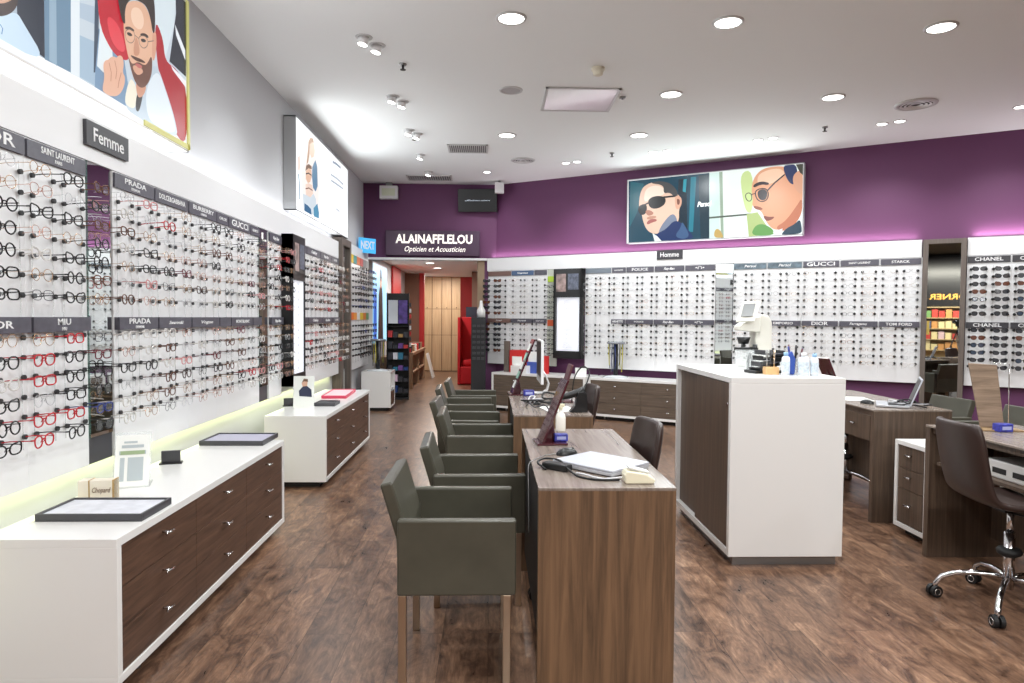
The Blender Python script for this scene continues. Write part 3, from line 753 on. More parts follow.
AD_B=[
('p',(16,62,82),[(2.245,3.564),(3.449,3.569),(3.465,2.64),(2.258,2.64)]),
('p',(24,90,105),[(2.279,3.554),(2.485,3.503),(2.389,3.089),(2.272,2.869)]),
('p',(10,35,50),[(3.011,3.518),(3.122,3.523),(3.153,2.644),(2.961,2.644)]),
('p',(40,150,170),[(3.081,3.511),(3.126,3.513),(3.116,3.32),(3.071,3.34)]),
('p',(30,120,140),[(3.185,3.533),(3.264,3.531),(3.23,2.75),(3.167,2.753)]),
('p',(12,45,60),[(3.295,3.553),(3.443,3.554),(3.459,2.644),(3.341,2.65)]),
('s',(228,192,170),[(2.435,3.41),(2.535,3.498),(2.718,3.52),(2.883,3.451),(2.966,3.333),(3.047,3.257),(3.061,3.168),(3.018,3.077),(3.027,2.95),(2.974,2.827),(2.828,2.772),(2.664,2.743),(2.546,2.804),(2.479,2.954),(2.457,3.085),(2.408,3.153)]),
('s',(245,222,205),[(2.503,3.421),(2.653,3.472),(2.785,3.428),(2.82,3.314),(2.622,3.291),(2.489,3.212)]),
('s',(70,70,72),[(2.569,3.502),(2.718,3.526),(2.882,3.479),(2.981,3.379),(3.009,3.26),(2.934,3.288),(2.878,3.34),(2.787,3.332),(2.791,3.459)]),
('s',(215,165,140),[(2.95,3.287),(3.04,3.28),(3.068,3.183),(3.024,3.083),(2.969,3.096)]),
('s',(120,75,60),[(2.983,3.243),(3.028,3.233),(3.036,3.17),(2.998,3.141)]),
('s',(12,14,20),[(2.549,3.233),(2.595,3.294),(2.715,3.31),(2.821,3.275),(2.822,3.186),(2.741,3.129),(2.641,3.117),(2.577,3.154)]),
('s',(12,14,20),[(2.402,3.16),(2.455,3.201),(2.53,3.202),(2.544,3.117),(2.508,3.042),(2.444,3.047),(2.409,3.095)]),
('l',(20,20,25,22),[(2.489,3.186),(2.573,3.218)]),
('l',(20,20,25,26),[(2.788,3.278),(2.966,3.283)]),
('s',(175,120,100),[(2.508,3.097),(2.565,3.116),(2.645,3.071),(2.633,3.034),(2.553,3.02)]),
('s',(165,95,90),[(2.534,2.924),(2.587,2.973),(2.68,2.973),(2.701,2.939),(2.614,2.919),(2.555,2.891)]),
('s',(190,140,118),[(2.543,3.014),(2.676,3.021),(2.693,2.985),(2.54,2.963)]),
('s',(120,130,150),[(2.761,2.872),(2.922,3.052),(3.004,2.952),(2.991,2.763),(2.829,2.708),(2.704,2.721)]),
('s',(28,48,95),[(2.664,2.743),(2.828,2.804),(2.972,2.954),(3.134,2.818),(3.215,2.719),(3.248,2.64),(2.682,2.64)]),
('s',(60,90,130),[(2.96,2.701),(3.054,2.822),(3.069,2.916),(3.134,2.802),(3.184,2.689),(3.089,2.647)]),
('p',(225,235,232),[(2.63,2.767),(2.704,2.715),(2.771,2.641),(2.665,2.64)]),
('p',(235,245,240),[(3.449,3.569),(4.68,3.567),(4.68,2.64),(3.465,2.64)]),
('p',(205,228,222),[(3.449,3.563),(3.595,3.564),(3.611,2.64),(3.465,2.64)]),
('p',(150,170,150),[(3.586,3.565),(3.631,3.566),(3.666,2.64),(3.626,2.64)]),
('p',(80,90,80),[(3.46,2.947),(4.069,2.96),(4.069,2.936),(3.46,2.922)]),
('p',(170,190,120),[(3.968,2.949),(4.112,2.969),(4.316,2.653),(4.003,2.64)]),
('s',(90,150,70),[(4.031,2.645),(4.072,2.777),(4.172,2.816),(4.315,2.733),(4.345,2.64)]),
('s',(200,220,150),[(3.869,3.528),(4.043,3.555),(4.054,2.973),(3.967,2.964),(3.905,3.194)]),
('s',(222,160,125),[(4.045,3.421),(4.129,3.531),(4.242,3.567),(4.437,3.565),(4.68,3.446),(4.68,2.927),(4.617,2.803),(4.509,2.736),(4.343,2.702),(4.243,2.797),(4.184,2.934),(4.154,2.98),(4.087,3.03),(4.038,3.063),(4.051,3.152),(4.025,3.273)]),
('s',(240,200,170),[(4.102,3.475),(4.243,3.535),(4.41,3.533),(4.467,3.439),(4.303,3.338),(4.105,3.326)]),
('s',(190,115,85),[(4.342,2.746),(4.48,2.826),(4.612,3.02),(4.68,3.129),(4.68,2.898),(4.564,2.733),(4.427,2.683)]),
('s',(130,70,60),[(4.184,2.919),(4.269,2.892),(4.34,2.894),(4.312,2.86),(4.242,2.835),(4.205,2.867)]),
('s',(150,90,70),[(4.052,3.062),(4.139,3.041),(4.191,3.005),(4.14,2.99),(4.07,3.019)]),
('s',(50,40,45),[(4.047,3.346),(4.146,3.388),(4.26,3.356),(4.247,3.322),(4.147,3.343),(4.056,3.301)]),
('s',(60,55,60),[(4.106,3.261),(4.191,3.283),(4.243,3.225),(4.222,3.132),(4.16,3.12),(4.113,3.171)]),
('o',(30,30,38,14),[(4.072,3.252),(4.134,3.288),(4.219,3.28),(4.255,3.21),(4.234,3.123),(4.16,3.102),(4.097,3.148)]),
('o',(60,60,70,10),[(3.945,3.22),(3.991,3.247),(4.032,3.213),(4.034,3.138),(3.993,3.121),(3.958,3.159)]),
('l',(30,30,38,18),[(4.234,3.25),(4.33,3.35),(4.453,3.447)]),
('l',(40,40,48,10),[(4.026,3.214),(4.078,3.227)]),
('s',(30,45,90),[(4.423,3.566),(4.52,3.571),(4.588,3.566),(4.617,3.454),(4.58,3.298),(4.525,3.318),(4.468,3.41)]),
('s',(215,160,130),[(4.55,3.431),(4.67,3.506),(4.68,3.417),(4.68,3.158),(4.622,3.193),(4.566,3.285)]),
('p',(60,60,50),[(4.588,3.566),(4.68,3.567),(4.68,3.417),(4.644,3.451)]),
('s',(25,55,75),[(4.428,2.653),(4.482,2.723),(4.59,2.775),(4.657,2.843),(4.68,2.725),(4.68,2.64),(4.442,2.64)]),
('p',(230,235,235),[(4.316,2.689),(4.44,2.726),(4.428,2.647),(4.345,2.64)]),
('s',(190,160,90),[(3.526,2.653),(3.539,2.763),(3.6,2.775),(3.662,2.664),(3.647,2.641)]),
]
AD_C=[
('p',(250,252,253),[(7.209,3.547),(9.78,3.56),(9.78,2.679),(7.2,2.621)]),
('p',(236,226,222),[(7.402,3.026),(7.576,3.165),(7.696,3.38),(7.925,3.436),(8.112,3.241),(8.163,2.986),(8.142,2.654),(7.457,2.642)]),
('p',(176,140,112),[(7.664,3.32),(7.696,3.432),(7.777,3.494),(7.892,3.514),(7.942,3.473),(7.875,3.467),(7.76,3.417),(7.743,3.307),(7.694,3.212),(7.615,3.153)]),
('p',(228,198,178),[(7.752,3.415),(7.859,3.467),(7.942,3.467),(7.975,3.395),(7.924,3.318),(7.824,3.28),(7.759,3.311)]),
('p',(120,90,72),[(7.568,3.081),(7.599,3.146),(7.71,3.187),(7.823,3.186),(7.839,3.156),(7.693,3.133)]),
('p',(214,176,152),[(7.583,3.08),(7.693,3.137),(7.822,3.148),(7.838,3.075),(7.756,2.995),(7.66,2.968),(7.582,2.998)]),
('l',(70,60,58,14),[(7.583,3.051),(7.693,3.083),(7.822,3.084)]),
('p',(94,130,158),[(7.856,3.185),(7.991,3.297),(8.077,3.233),(8.093,3.017),(8.005,2.935),(7.886,2.956),(7.838,3.075)]),
('p',(224,200,186),[(7.566,2.933),(7.691,2.974),(7.853,2.98),(7.886,2.892),(7.77,2.828),(7.58,2.824)]),
('l',(120,84,70,12),[(7.566,2.887),(7.707,2.922),(7.869,2.923)]),
('p',(196,206,214),[(7.459,2.815),(7.58,2.824),(7.77,2.828),(7.903,2.895),(8.021,2.85),(8.037,2.656),(7.487,2.644)]),
('p',(58,100,134),[(7.518,2.723),(7.657,2.721),(7.785,2.704),(7.817,2.641),(7.517,2.641)]),
('p',(82,140,170),[(7.901,2.731),(8.073,2.811),(8.152,2.717),(8.142,2.649),(7.917,2.638)]),
('p',(232,202,192),[(7.26,3.153),(7.339,3.2),(7.367,3.098),(7.315,3.007),(7.273,3.038)]),
('l',(70,120,150,26),[(7.293,2.991),(7.328,2.871),(7.312,2.729)]),
('l',(130,142,160,30),[(8.846,3.468),(9.062,3.488),(9.311,3.492)]),
('l',(165,174,188,22),[(8.741,3.288),(9.105,3.304),(9.476,3.301)]),
('l',(165,174,188,22),[(8.761,3.216),(9.104,3.23),(9.452,3.24)]),
('l',(180,186,198,18),[(9.047,2.903),(9.238,2.898)]),
]# ------------------------------------------------------------------ advertising light boxes (flat printed faces)
def chaikin(p, n=2):
    for _ in range(n):
        q = []
        for i in range(len(p)):
            a, b = p[i], p[(i+1) % len(p)]
            q += [(a[0]*.75+b[0]*.25, a[1]*.75+b[1]*.25), (a[0]*.25+b[0]*.75, a[1]*.25+b[1]*.75)]
        p = q
    return p
from mathutils.geometry import tessellate_polygon
def poster_mesh(data, s0, strength, name):
    """layers of flat print, x = s - s0, facing -Y"""
    mb = MB(); mats = {}; d = 0.0
    for k, c, pts in data:
        col = tuple(c[:3]); d += .0002
        if col not in mats: mats[col] = mat('%s_ink_%d_%d' % (name, int(s0*100), len(mats)), tuple(v*.55 for v in col), .25, emit=col, es=strength)
        mb.mi = list(mats).index(col)
        p = [(a-s0, b) for a, b in pts]
        def fill(poly):
            pp = []
            for q in poly:
                if not pp or abs(pp[-1][0]-q[0])+abs(pp[-1][1]-q[1]) > 2e-4: pp.append(q)
            if len(pp) > 2 and abs(pp[-1][0]-pp[0][0])+abs(pp[-1][1]-pp[0][1]) < 2e-4: pp.pop()
            if len(pp) < 3: return
            poly = pp
            tri = tessellate_polygon([[Vector((a, b, 0)) for a, b in poly]])
            vs = [(a, -d, b) for a, b in poly]; fs = []
            for t in tri:
                A, B_, C = [Vector(vs[i]) for i in t]
                fs.append(tuple(t) if (B_-A).cross(C-A).y < 0 else tuple(reversed(t)))
            mb.add(vs, fs, False)
        def strip(pp, w, closed=False):
            n = len(pp); L_ = []; R_ = []
            for i in range(n):
                a = Vector(pp[(i-1) % n] if closed or i > 0 else pp[0]); b = Vector(pp[(i+1) % n] if closed or i < n-1 else pp[-1])
                t = (b-a); t = t.normalized() if t.length > 0 else Vector((1, 0)); nn = Vector((-t.y, t.x))*w/2
                q = Vector(pp[i]); L_.append(q+nn); R_.append(q-nn)
            for i in range(n if closed else n-1):
                j = (i+1) % n
                poly = [L_[i], R_[i], R_[j], L_[j]]
                vs = [(v.x, -d, v.y) for v in poly]
                A, B_, C = [Vector(v) for v in vs[:3]]
                mb.add(vs, [(0, 1, 2, 3) if (B_-A).cross(C-A).y < 0 else (3, 2, 1, 0)], False)
        if k == 'p': fill(p)
        elif k == 's': fill(chaikin(p))
        elif k == 'l': strip(p, c[3]/1000.0)
        elif k == 'o': strip(chaikin(p), c[3]/1000.0, True)
    return mb.mesh(name, list(mats.values()))

def lightbox(k, s0, s1, z0, z1, y, data, lab, es, bandmat=None, facecol=(245, 247, 250)):
    F_, rot = side(k)
    t = thing('advertising_lightbox', lab, 'light box', F_(s0, 0, 0), rot, 'advertising light boxes')
    w = s1-s0
    back = .085
    m = MB(); m.box(0, w, y, back, z0, z0+.012); m.box(0, w, y, back, z1-.012, z1); m.box(0, .012, y, back, z0, z1); m.box(w-.012, w, y, back, z0, z1)
    m.box(.01, w-.01, y+.02, back, z0+.01, z1-.01)
    part('housing', m, bandmat or LACQ, t)
    part('face', MB().box(.012, w-.012, y+.002, y+.02, z0+.012, z1-.012), mat('face_%s_%d' % (k, int(s0*10)), tuple(v*.6 for v in facecol), .3, emit=facecol, es=es), t)
    part('printed_picture', poster_mesh(data, s0, es, 'printed_picture'), None, t, loc=(0, y+.0015, 0))
    return t
t = lightbox('L', 2.15, 4.67, 2.585, 3.575, -.04, AD_A, 'lit advertising box with bespectacled man and red cloth, over the SAINT LAURENT bay', .64)
m = MB(); m.box(1.92, 2.52, -.052, -.044, 2.60, 2.632); m.box(2.487, 2.52, -.052, -.044, 2.60, 3.575)
part('yellow_edge', m, mat('yellow_edge', (190, 188, 120), .4, emit=(190, 186, 110), es=.3), t)
lightbox('L', 7.2, 9.8, 2.60, 3.575, -.04, AD_C, 'bright white lit advertising box with small figures above the far long wall bays', .8, mat('grey_housing', (170, 172, 174), .4))
lightbox('R', 2.225, 4.695, 2.63, 3.585, -.05, AD_B, 'wide lit poster of two men in glasses on the purple wall', .68, mat('grey_housing', (170, 172, 174), .4))
F_, rot = side('R')
tl = text_mesh('Persol', .10, mat('poster_white', (240, 245, 245), .4, emit=(240, 245, 245), es=.6), .2, .02, .25)
lb = [o for o in bpy.data.objects if o.name.startswith('advertising_lightbox') and 'two men' in o['label']][0]
part('lettering', tl, None, lb, loc=(1.16, -.066, 3.13))

# poster box on the long wall inside the passage
def flat(name, c, es=None): return mat(name, c, .4, emit=c if es else None, es=es or 1)
t = thing('poster_lightbox', 'lit blue poster with a dark figure on the wall inside the passage', 'light box', (-2.15, 12.0, 0), pi/2)
part('housing', MB().box(0, 1.65, -.10, 0, 1.0, 2.47), LACQ, t, .002)
part('printed_picture', MB().box(.03, 1.62, -.104, -.10, 1.03, 2.44), flat('poster_blue', (150, 200, 226), .9), t)
fg = MB(); fg.prism([(.55,1.03),(.6,1.5),(.62,1.9),(.75,2.05),(.8,2.12),(.95,2.1),(1.05,1.95),(1.1,1.5),(1.15,1.03)], -.106, -.104)
part('dark_figure', fg, flat('poster_dark', (24, 30, 42), .2), t)
part('face_patch', MB().prism([(.78,2.05),(.76,2.15),(.84,2.22),(.94,2.2),(.96,2.1),(.9,2.03)], -.108, -.106), flat('poster_skin', (220, 170, 140), .8), t)
part('hat', MB().prism([(.76,2.16),(.8,2.38),(.92,2.36),(.97,2.16)], -.108, -.106), flat('poster_hat', (20, 22, 30), .2), t)
part('blue_block', MB().box(.06, .4, -.106, -.104, 1.1, 2.0), flat('poster_deepblue', (40, 90, 180), .8), t)

# blue sign standing on the far bay
t = thing('blue_sign', 'small blue acrylic sign standing on top of the far white bay', 'sign', (-2.0, 11.2, 2.53), pi/2-.7)
part('sign_plate', MB().box(-.17, .17, -.01, .01, 0, .24), mat('blue_acrylic', (70, 170, 224), .3, emit=(60, 160, 220), es=.5), t)
part('lettering', text_mesh('NEXT', .18, WTEXT, .28, .02), None, t, loc=(0, -.012, .12))

# shop name over the passage
t = thing('shop_name_sign', 'dark purple sign with the shop name in white letters over the passage', 'sign', (-.975, 11.68, 0))
part('sign_plate', MB().box(-.79, .79, -.09, 0, 2.535, 2.955), mat('plum_plate', (72, 44, 72), .35), t, .004)
part('lettering', text_mesh('ALAINAFFLELOU', .205, mat('lit_lettering', (250, 245, 240), .5, emit=(250, 244, 236), es=.55), 1.29, .03), None, t, loc=(.03, -.095, 2.805))
part('lettering', text_mesh('Opticien et Acousticien', .125, MATS['lit_lettering'], 1.02, .006, .35), None, t, loc=(.03, -.095, 2.64))

# television
t = thing('wall_television', 'small black television tilted down from the purple wall', 'television', (-.215, 11.6, 3.47)); t.rotation_euler = (radians(10), 0, radians(-6))
part('screen_housing', MB().box(-.33, .33, -.09, -.045, -.19, .19), BLACK, t, .006)
sc_ = part('screen', MB().box(-.31, .31, -.093, -.09, -.165, .175), mat('tv_glass', (8, 9, 12), .35), t)
part('lettering', text_mesh('afflelou.com', .03, mat('tv_white', (200, 210, 225), .5, emit=(200, 210, 225), es=.5), .42), None, t, loc=(.0, -.095, .0))
part('wall_bracket', MB().box(-.04, .04, -.05, .06, -.05, .05), STEEL, t)
# emergency light and speaker on the wall top
t = thing('emergency_light', 'white emergency light box high beside the television wall corner', 'emergency light', (-1.71, 11.6, 3.58))
part('housing', MB().box(-.15, .15, -.06, .05, -.11, .11), WHITE, t, .01)
part('diffuser', MB().box(-.11, .11, -.068, -.06, -.06, .06), mat('pale_green_diffuser', (222, 228, 206), .4), t)
part('mounting_arm', MB().box(-.05, .05, -.02, .03, .11, .17), STEEL, t)
t = thing('wall_speaker', 'small white box speaker at the ceiling beside the television', 'speaker', (.14, 11.35, 3.75))
part('housing', MB().box(-.075, .075, -.06, .06, -.20, -.03), WHITE, t, .01)
part('mounting_arm', MB().cyl((0, 0, -.03), .02, .03), STEEL, t)

# ------------------------------------------------------------------ more ceiling fittings
SPOTD = mat('spot_diffuser', (255, 255, 255), .5, emit=(255, 255, 250), es=9.0)
def gimbal(x, y, aim, lab, n=2, e=50, col=(.96, .99, 1)):
    t = thing('ceiling_spotlight', lab, 'ceiling spotlight', (x, y, CEILZ), 0, 'adjustable ceiling spotlights')
    for i in range(n):
        dx = i*.16
        part('trim_ring', MB().lathe((dx*.5, dx, 0), [(.045, 0), (.05, -.008), (.066, -.006), (.07, 0)], 20), TRIMR, t)
        h = MB().cyl((0, 0, -.06), .042, .06, n=18)
        h.mat4(Matrix.Translation((dx*.5, dx, 0)) @ Matrix.Rotation(.2, 4, Vector((0, 1, 0))))
        hd = part('lamp_head', h, WHITE, t)
        g = MB().cyl((0, 0, -.064), .036, .004, n=18); g.mat4(Matrix.Translation((dx*.5, dx, 0)) @ Matrix.Rotation(.2, 4, Vector((0, 1, 0))))
        part('diffuser', g, SPOTD, hd)
    add_light('SPOT', (x, y+.08*(n-1), CEILZ-.1), e, .05, col, aim, 95, 1.0)
for i, (x, y, w) in enumerate([(-1.03, 5.62, 'at the ceiling, first from the shop front along the long wall'), (-1.01, 7.1, 'second from the shop front along the long wall'), (-.99, 8.35, 'third from the shop front along the long wall'), (-.98, 9.6, 'fourth from the shop front along the long wall'), (-.965, 10.7, 'last before the passage along the long wall')]):
    gimbal(x, y, (-2.1, y+.1, 1.2), 'white adjustable spotlight ' + w, 2 if i < 3 else 1)
def flush(x, y, aim, lab, e=60):
    t = thing('ceiling_spotlight', lab, 'ceiling spotlight', (x, y, CEILZ), 0, 'small recessed ceiling spotlights')
    part('trim_ring', MB().lathe((0, 0, 0), [(.05, -.001), (.052, -.006), (.068, -.004), (.07, 0)], 20), TRIMR, t)
    part('diffuser', MB().cyl((0, 0, -.004), .05, .003, n=18), SPOTD, t)
    if e: add_light('SPOT', (x, y, CEILZ-.06), e, 0.05, (.97, .99, 1), aim, 100, 1.0)
pairs = [((1.087, 9.972), (1.24, 9.88), 'facing the passage end of the display'), ((2.185, 9.243), (2.36, 9.16), 'beside the poster of two men'), ((3.344, 8.547), (3.49, 8.44), 'before the poster of two men'), ((4.475, 7.771), (4.61, 7.65), 'between the poster and the round air diffuser'), ((5.546, 7.078), (5.70, 6.98), 'over the tall mirror')]
for (a, b, w) in pairs:
    q = rw(((Vector((a[0], a[1], 0))-RP).dot(RT)), 0, 1.35)
    flush(a[0], a[1], q, 'small spotlight ' + w + ', larger of two'); flush(b[0], b[1], q, 'small spotlight ' + w + ', smaller of two', 0)
flush(-.062, 10.664, (-.1, 11.6, 2.4), 'small round spotlight alone in front of the television', 25)
# square access panel, grille, vents, diffusers, detectors, sprinklers
t = thing('ceiling_panel', 'large square glossy white panel set in the ceiling', 'ceiling panel', (.9, 7.09, CEILZ))
m = MB(); m.box(-.37, .37, -.37, -.345, -.014, 0); m.box(-.37, .37, .345, .37, -.014, 0); m.box(-.37, -.345, -.37, .37, -.014, 0); m.box(.345, .37, -.37, .37, -.014, 0)
part('frame', m, TRIMR, t); part('panel', MB().box(-.343, .343, -.343, .343, -.010, 0), mat('gloss_white', (230, 232, 232), .12), t)
def slat_vent(x, y, w, d, lab, n=9):
    t = thing('ceiling_vent', lab, 'air vent', (x, y, CEILZ), 0, 'slatted air vents')
    m = MB(); m.box(-w/2, w/2, -d/2, -d/2+.025, -.014, 0); m.box(-w/2, w/2, d/2-.025, d/2, -.014, 0); m.box(-w/2, -w/2+.025, -d/2, d/2, -.014, 0); m.box(w/2-.025, w/2, -d/2, d/2, -.014, 0)
    part('frame', m, TRIMR, t); part('backing', MB().box(-w/2+.02, w/2-.02, -d/2+.02, d/2-.02, -.003, 0), mat('vent_dark', (110, 110, 112), .7), t)
    s_ = MB()
    for i in range(n*2):
        xx = -w/2+.03+(w-.06)*(i+.5)/(n*2); s_.box(xx-.006, xx+.004, -d/2+.025, d/2-.025, -.010, -.004)
    part('slats', s_, TRIMR, t)
slat_vent(-.31, 9.2, .53, .44, 'slatted square air vent in the ceiling in front of the third row of downlights')
slat_vent(-.99, 11.15, .72, .4, 'slatted air vent in the ceiling by the television wall')
def round_diffuser(x, y, r, lab):
    t = thing('air_diffuser', lab, 'air diffuser', (x, y, CEILZ), 0, 'round air diffusers')
    part('outer_ring', MB().lathe((0, 0, 0), [(r*.78, -.004), (r*.8, -.02), (r, -.012), (r*1.02, 0)], 32), TRIMR, t)
    m = MB()
    for q in (.25, .45, .64): m.lathe((0, 0, 0), [(r*q, -.006), (r*(q+.03), -.02), (r*(q+.10), -.018)], 28)
    part('cone', m, WHITE, t); part('dark_gap', MB().cyl((0, 0, -.003), r*.79, .002, n=28), DARK, t)
round_diffuser(4.405, 7.04, .2, 'round air diffuser in the ceiling above the swivel chair side')
round_diffuser(.455, 9.824, .17, 'round air diffuser in the ceiling near the passage')
t = thing('ceiling_speaker', 'round unlit white ceiling speaker between two downlights', 'speaker', (.192, 6.835, CEILZ))
part('trim_ring', ring, None, t); part('grille', MB().cyl((0, 0, -.006), .096, .005, n=28), mat('speaker_grille', (176, 174, 176), .6), t)
def detector(x, y, lab, r=.055):
    t = thing('smoke_detector', lab, 'smoke detector', (x, y, CEILZ), 0, 'smoke detectors')
    part('base', MB().lathe((0, 0, 0), [(r*1.1, 0), (r*1.1, -.02), (r*.95, -.026)], 20), mat('ivory_plastic', (222, 216, 196), .5), t)
    part('sensor_head', MB().lathe((0, 0, 0), [(r*.95, -.026), (r*.8, -.06), (r*.5, -.068), (0, -.068)], 20), MATS['ivory_plastic'], t)
detector(.956, 6.198, 'ivory smoke detector on the ceiling in front of the square panel')
def sprinkler(x, y, lab):
    t = thing('sprinkler', lab, 'sprinkler', (x, y, CEILZ), 0, 'ceiling sprinklers')
    part('escutcheon', MB().lathe((0, 0, 0), [(.035, 0), (.03, -.012), (.012, -.014)], 16), STEEL, t)
    part('nozzle', MB().cyl((0, 0, -.05), .01, .045, n=10), mat('dark_metal', (60, 58, 56), .4, .7), t)
    part('deflector', MB().cyl((0, 0, -.052), .026, .003, n=14), MATS['dark_metal'], t)
sprinkler(-.79, 6.193, 'dark sprinkler on the ceiling between the spotlights over the long wall aisle')
sprinkler(1.644, 9.333, 'dark sprinkler on the ceiling near the poster corner')
sprinkler(3.89, 7.93, 'dark sprinkler on the ceiling between two spotlight pairs')
sprinkler(-.961, 8.619, 'dark sprinkler on the ceiling beside the third long wall spotlight')
t = thing('ceiling_sensor', 'tiny grey sensor beside the square ceiling panel', 'sensor', (1.33, 6.98, CEILZ)); part('sensor_body', MB().box(-.03, .03, -.02, .02, -.02, 0), STEEL, t, .004); part('sensor_lens', MB().cyl((0, 0, -.026), .012, .008, n=12), BLACK, t)
# ------------------------------------------------------------------ low cabinets
def low_cabinet(loc, rot, L_, D, H_, cols, lab, group, handle='bar', wood_=None, gap=.055, feet=True, open_=False):
    t = thing('drawer_cabinet', lab, 'cabinet', loc, rot, group)
    th = .034
    m = MB(); m.box(0, L_, 0, D, H_-th, H_); m.box(0, L_, 0, D, gap, gap+th); m.box(0, th, 0, D, gap+th, H_-th); m.box(L_-th, L_, 0, D, gap+th, H_-th); m.box(th, L_-th, D-.02, D, gap+th, H_-th)
    part('shell', m, LACQ, t, .0015)
    part('plinth', MB().box(.06, L_-.06, .07, D-.04, 0, gap), DARK, t)
    w = (L_-2*th)/cols; rows = 3; hz = (H_-gap-2*th)/rows
    for c in range(cols):
        for r in range(rows):
            x0 = th+c*w+.0015; x1 = th+(c+1)*w-.0015; z0 = gap+th+r*hz+.0015; z1 = z0+hz-.003
            d = part('drawer', MB().box(x0, x1, .006, .40, z0, z1), wood_ or WALNUT, t, .001)
            xc = (x0+x1)/2; zc = z0+hz*.66 if handle == 'bar' else (z0+z1)/2
            if handle == 'bar':
                h = MB().cyl((xc, -.028, zc), .005, .034, 'y', 10); h.tube([(xc-.032, -.028, zc), (xc+.032, -.028, zc)], .0065, 8)
            else:
                h = MB().cyl((xc, -.022, zc), .006, .03, 'y', 10); h.lathe((0, 0, 0), [(0, -.008), (.012, -.008), (.014, 0), (.006, .012)], 12); 
                q = MB().lathe((0, 0, 0), [(0, 0), (.014, .002), (.016, .01), (.006, .02)], 12); q.mat4(Matrix.Translation((xc, -.030, zc)) @ Matrix.Rotation(-pi/2, 4, 'X'))
                h = MB().cyl((xc, -.016, zc), .006, .024, 'y', 10); h.add(q.v, q.f, True)
            part('handle', h, CHROME, d)
    if feet:
        for x in (.25, L_-.25):
            f_ = MB().cyl((x, .055, 0), .014, gap, n=10); part('foot', f_, STEEL, t)
    return t
low_cabinet((-1.435, 2.655, 0), pi/2, 2.145, .53, .633, 3, 'white low cabinet with dark walnut drawers under the SAINT LAURENT and PRADA bays', 'low drawer cabinets')
low_cabinet((-1.42, 5.95, 0), pi/2, 2.17, .53, .633, 3, 'white low cabinet with dark drawers under the black display case', 'low drawer cabinets')
for s0, L_, lab in ((.14, 1.64, 'white low cabinet with walnut drawers behind the far desk monitor'), (1.83, 1.64, 'white low cabinet with walnut drawers below the POLICE bay')):
    p = rw(s0, .62); low_cabinet((p.x, p.y, 0), ANG, L_, .5, .62, 2, lab, 'low drawer cabinets', 'knob', wood('walnut_grey_%d' % int(s0*10), (78, 66, 57), (112, 97, 84), (3, 2.2, 55), .42))
# small white pedestal with open shelves by the passage
t = thing('white_pedestal_cabinet', 'small white cabinet with dark shelf openings beside the passage', 'cabinet', (-1.57, 10.85, 0), pi/2)
m = MB(); m.box(0, .5, 0, .46, .60, .63); m.box(0, .5, 0, .46, .055, .085); m.box(0, .03, 0, .46, .085, .6); m.box(.47, .5, 0, .46, .085, .6); m.box(.03, .47, .44, .46, .085, .6)
part('shell', m, LACQ, t, .0015)
part('shelf', MB().box(.03, .47, .02, .44, .33, .345), LACQ, t)
part('door', MB().box(.035, .465, .004, .02, .09, .30), WALNUT, t)
part('plinth', MB().box(.05, .45, .06, .42, 0, .055), DARK, t)

# ------------------------------------------------------------------ desks
def desk(x0, x1, y0, y1, h, staff, lab, near_full=True, drawer=False):
    """runs along Y; staff = +1 when the staff sit on the +X side"""
    t = thing('consultation_desk', lab, 'desk', (x0, y0, 0), 0, 'consultation desks')
    w, l = x1-x0, y1-y0
    part('desktop', MB().box(0, w, 0, l, h-.012, h), DESKT_SHEEN, t, .0015)
    part('side_panel', MB().box(.001, w-.001, .001, .045, 0, h-.012), DESKW_LIT if staff > 0 else WALNUT_V, t, .001)
    part('side_panel', MB().box(.001, w-.001, l-.045, l-.001, 0, h-.012), DESKW_LIT if staff > 0 else WALNUT_V, t, .001)
    part('under_frame', MB().box(.02, w-.02, .045, l-.045, h-.05, h-.012), WALNUT_V, t)
    xm = .02 if staff > 0 else w-.18
    part('modesty_panel', MB().box(xm, xm+.02, .045, l-.045, .12, h-.05), DARK if staff > 0 else WALNUT_V, t)
    if drawer:
        a, b = (w-.46, w-.004) if staff > 0 else (.004, .44)
        part('drawer_box', MB().box(a, b, .046, .50, h-.24, h-.05), WALNUT_V, t)
        xf = b if staff > 0 else a-.004
        d = part('drawer', MB().box(xf, xf+.004 if staff > 0 else a, .05, .495, h-.236, h-.052), WALNUT_V, t)
        hm = MB().tube([(a-.03, .23, h-.13), (a-.03, .30, h-.13)], .007, 8); hm.cyl((a-.03, .265, h-.13), .005, .03, 'x', 8)
        part('handle', hm, CHROME, d)
    return t
DH = .84
desk(.192, .734, 2.627, 4.04, DH, 1, 'brown wooden desk closest to the camera with closed laptop and mouse')
desk(.163, .705, 4.60, 6.12, DH, 1, 'brown wooden desk behind the laptop desk, with cables and a scanner')
desk(2.83, 3.42, 4.92, 6.33, DH, -1, 'dark wooden desk beside the white island with a drawer and open laptop', drawer=True)
d4 = desk(2.775, 3.37, 2.55, 4.24, DH, -1, 'dark wooden desk at the shop edge beside the swivel chair')
part('shelf', MB().box(.02, .55, .1, 1.6, .60, .62), WALNUT_V, d4)
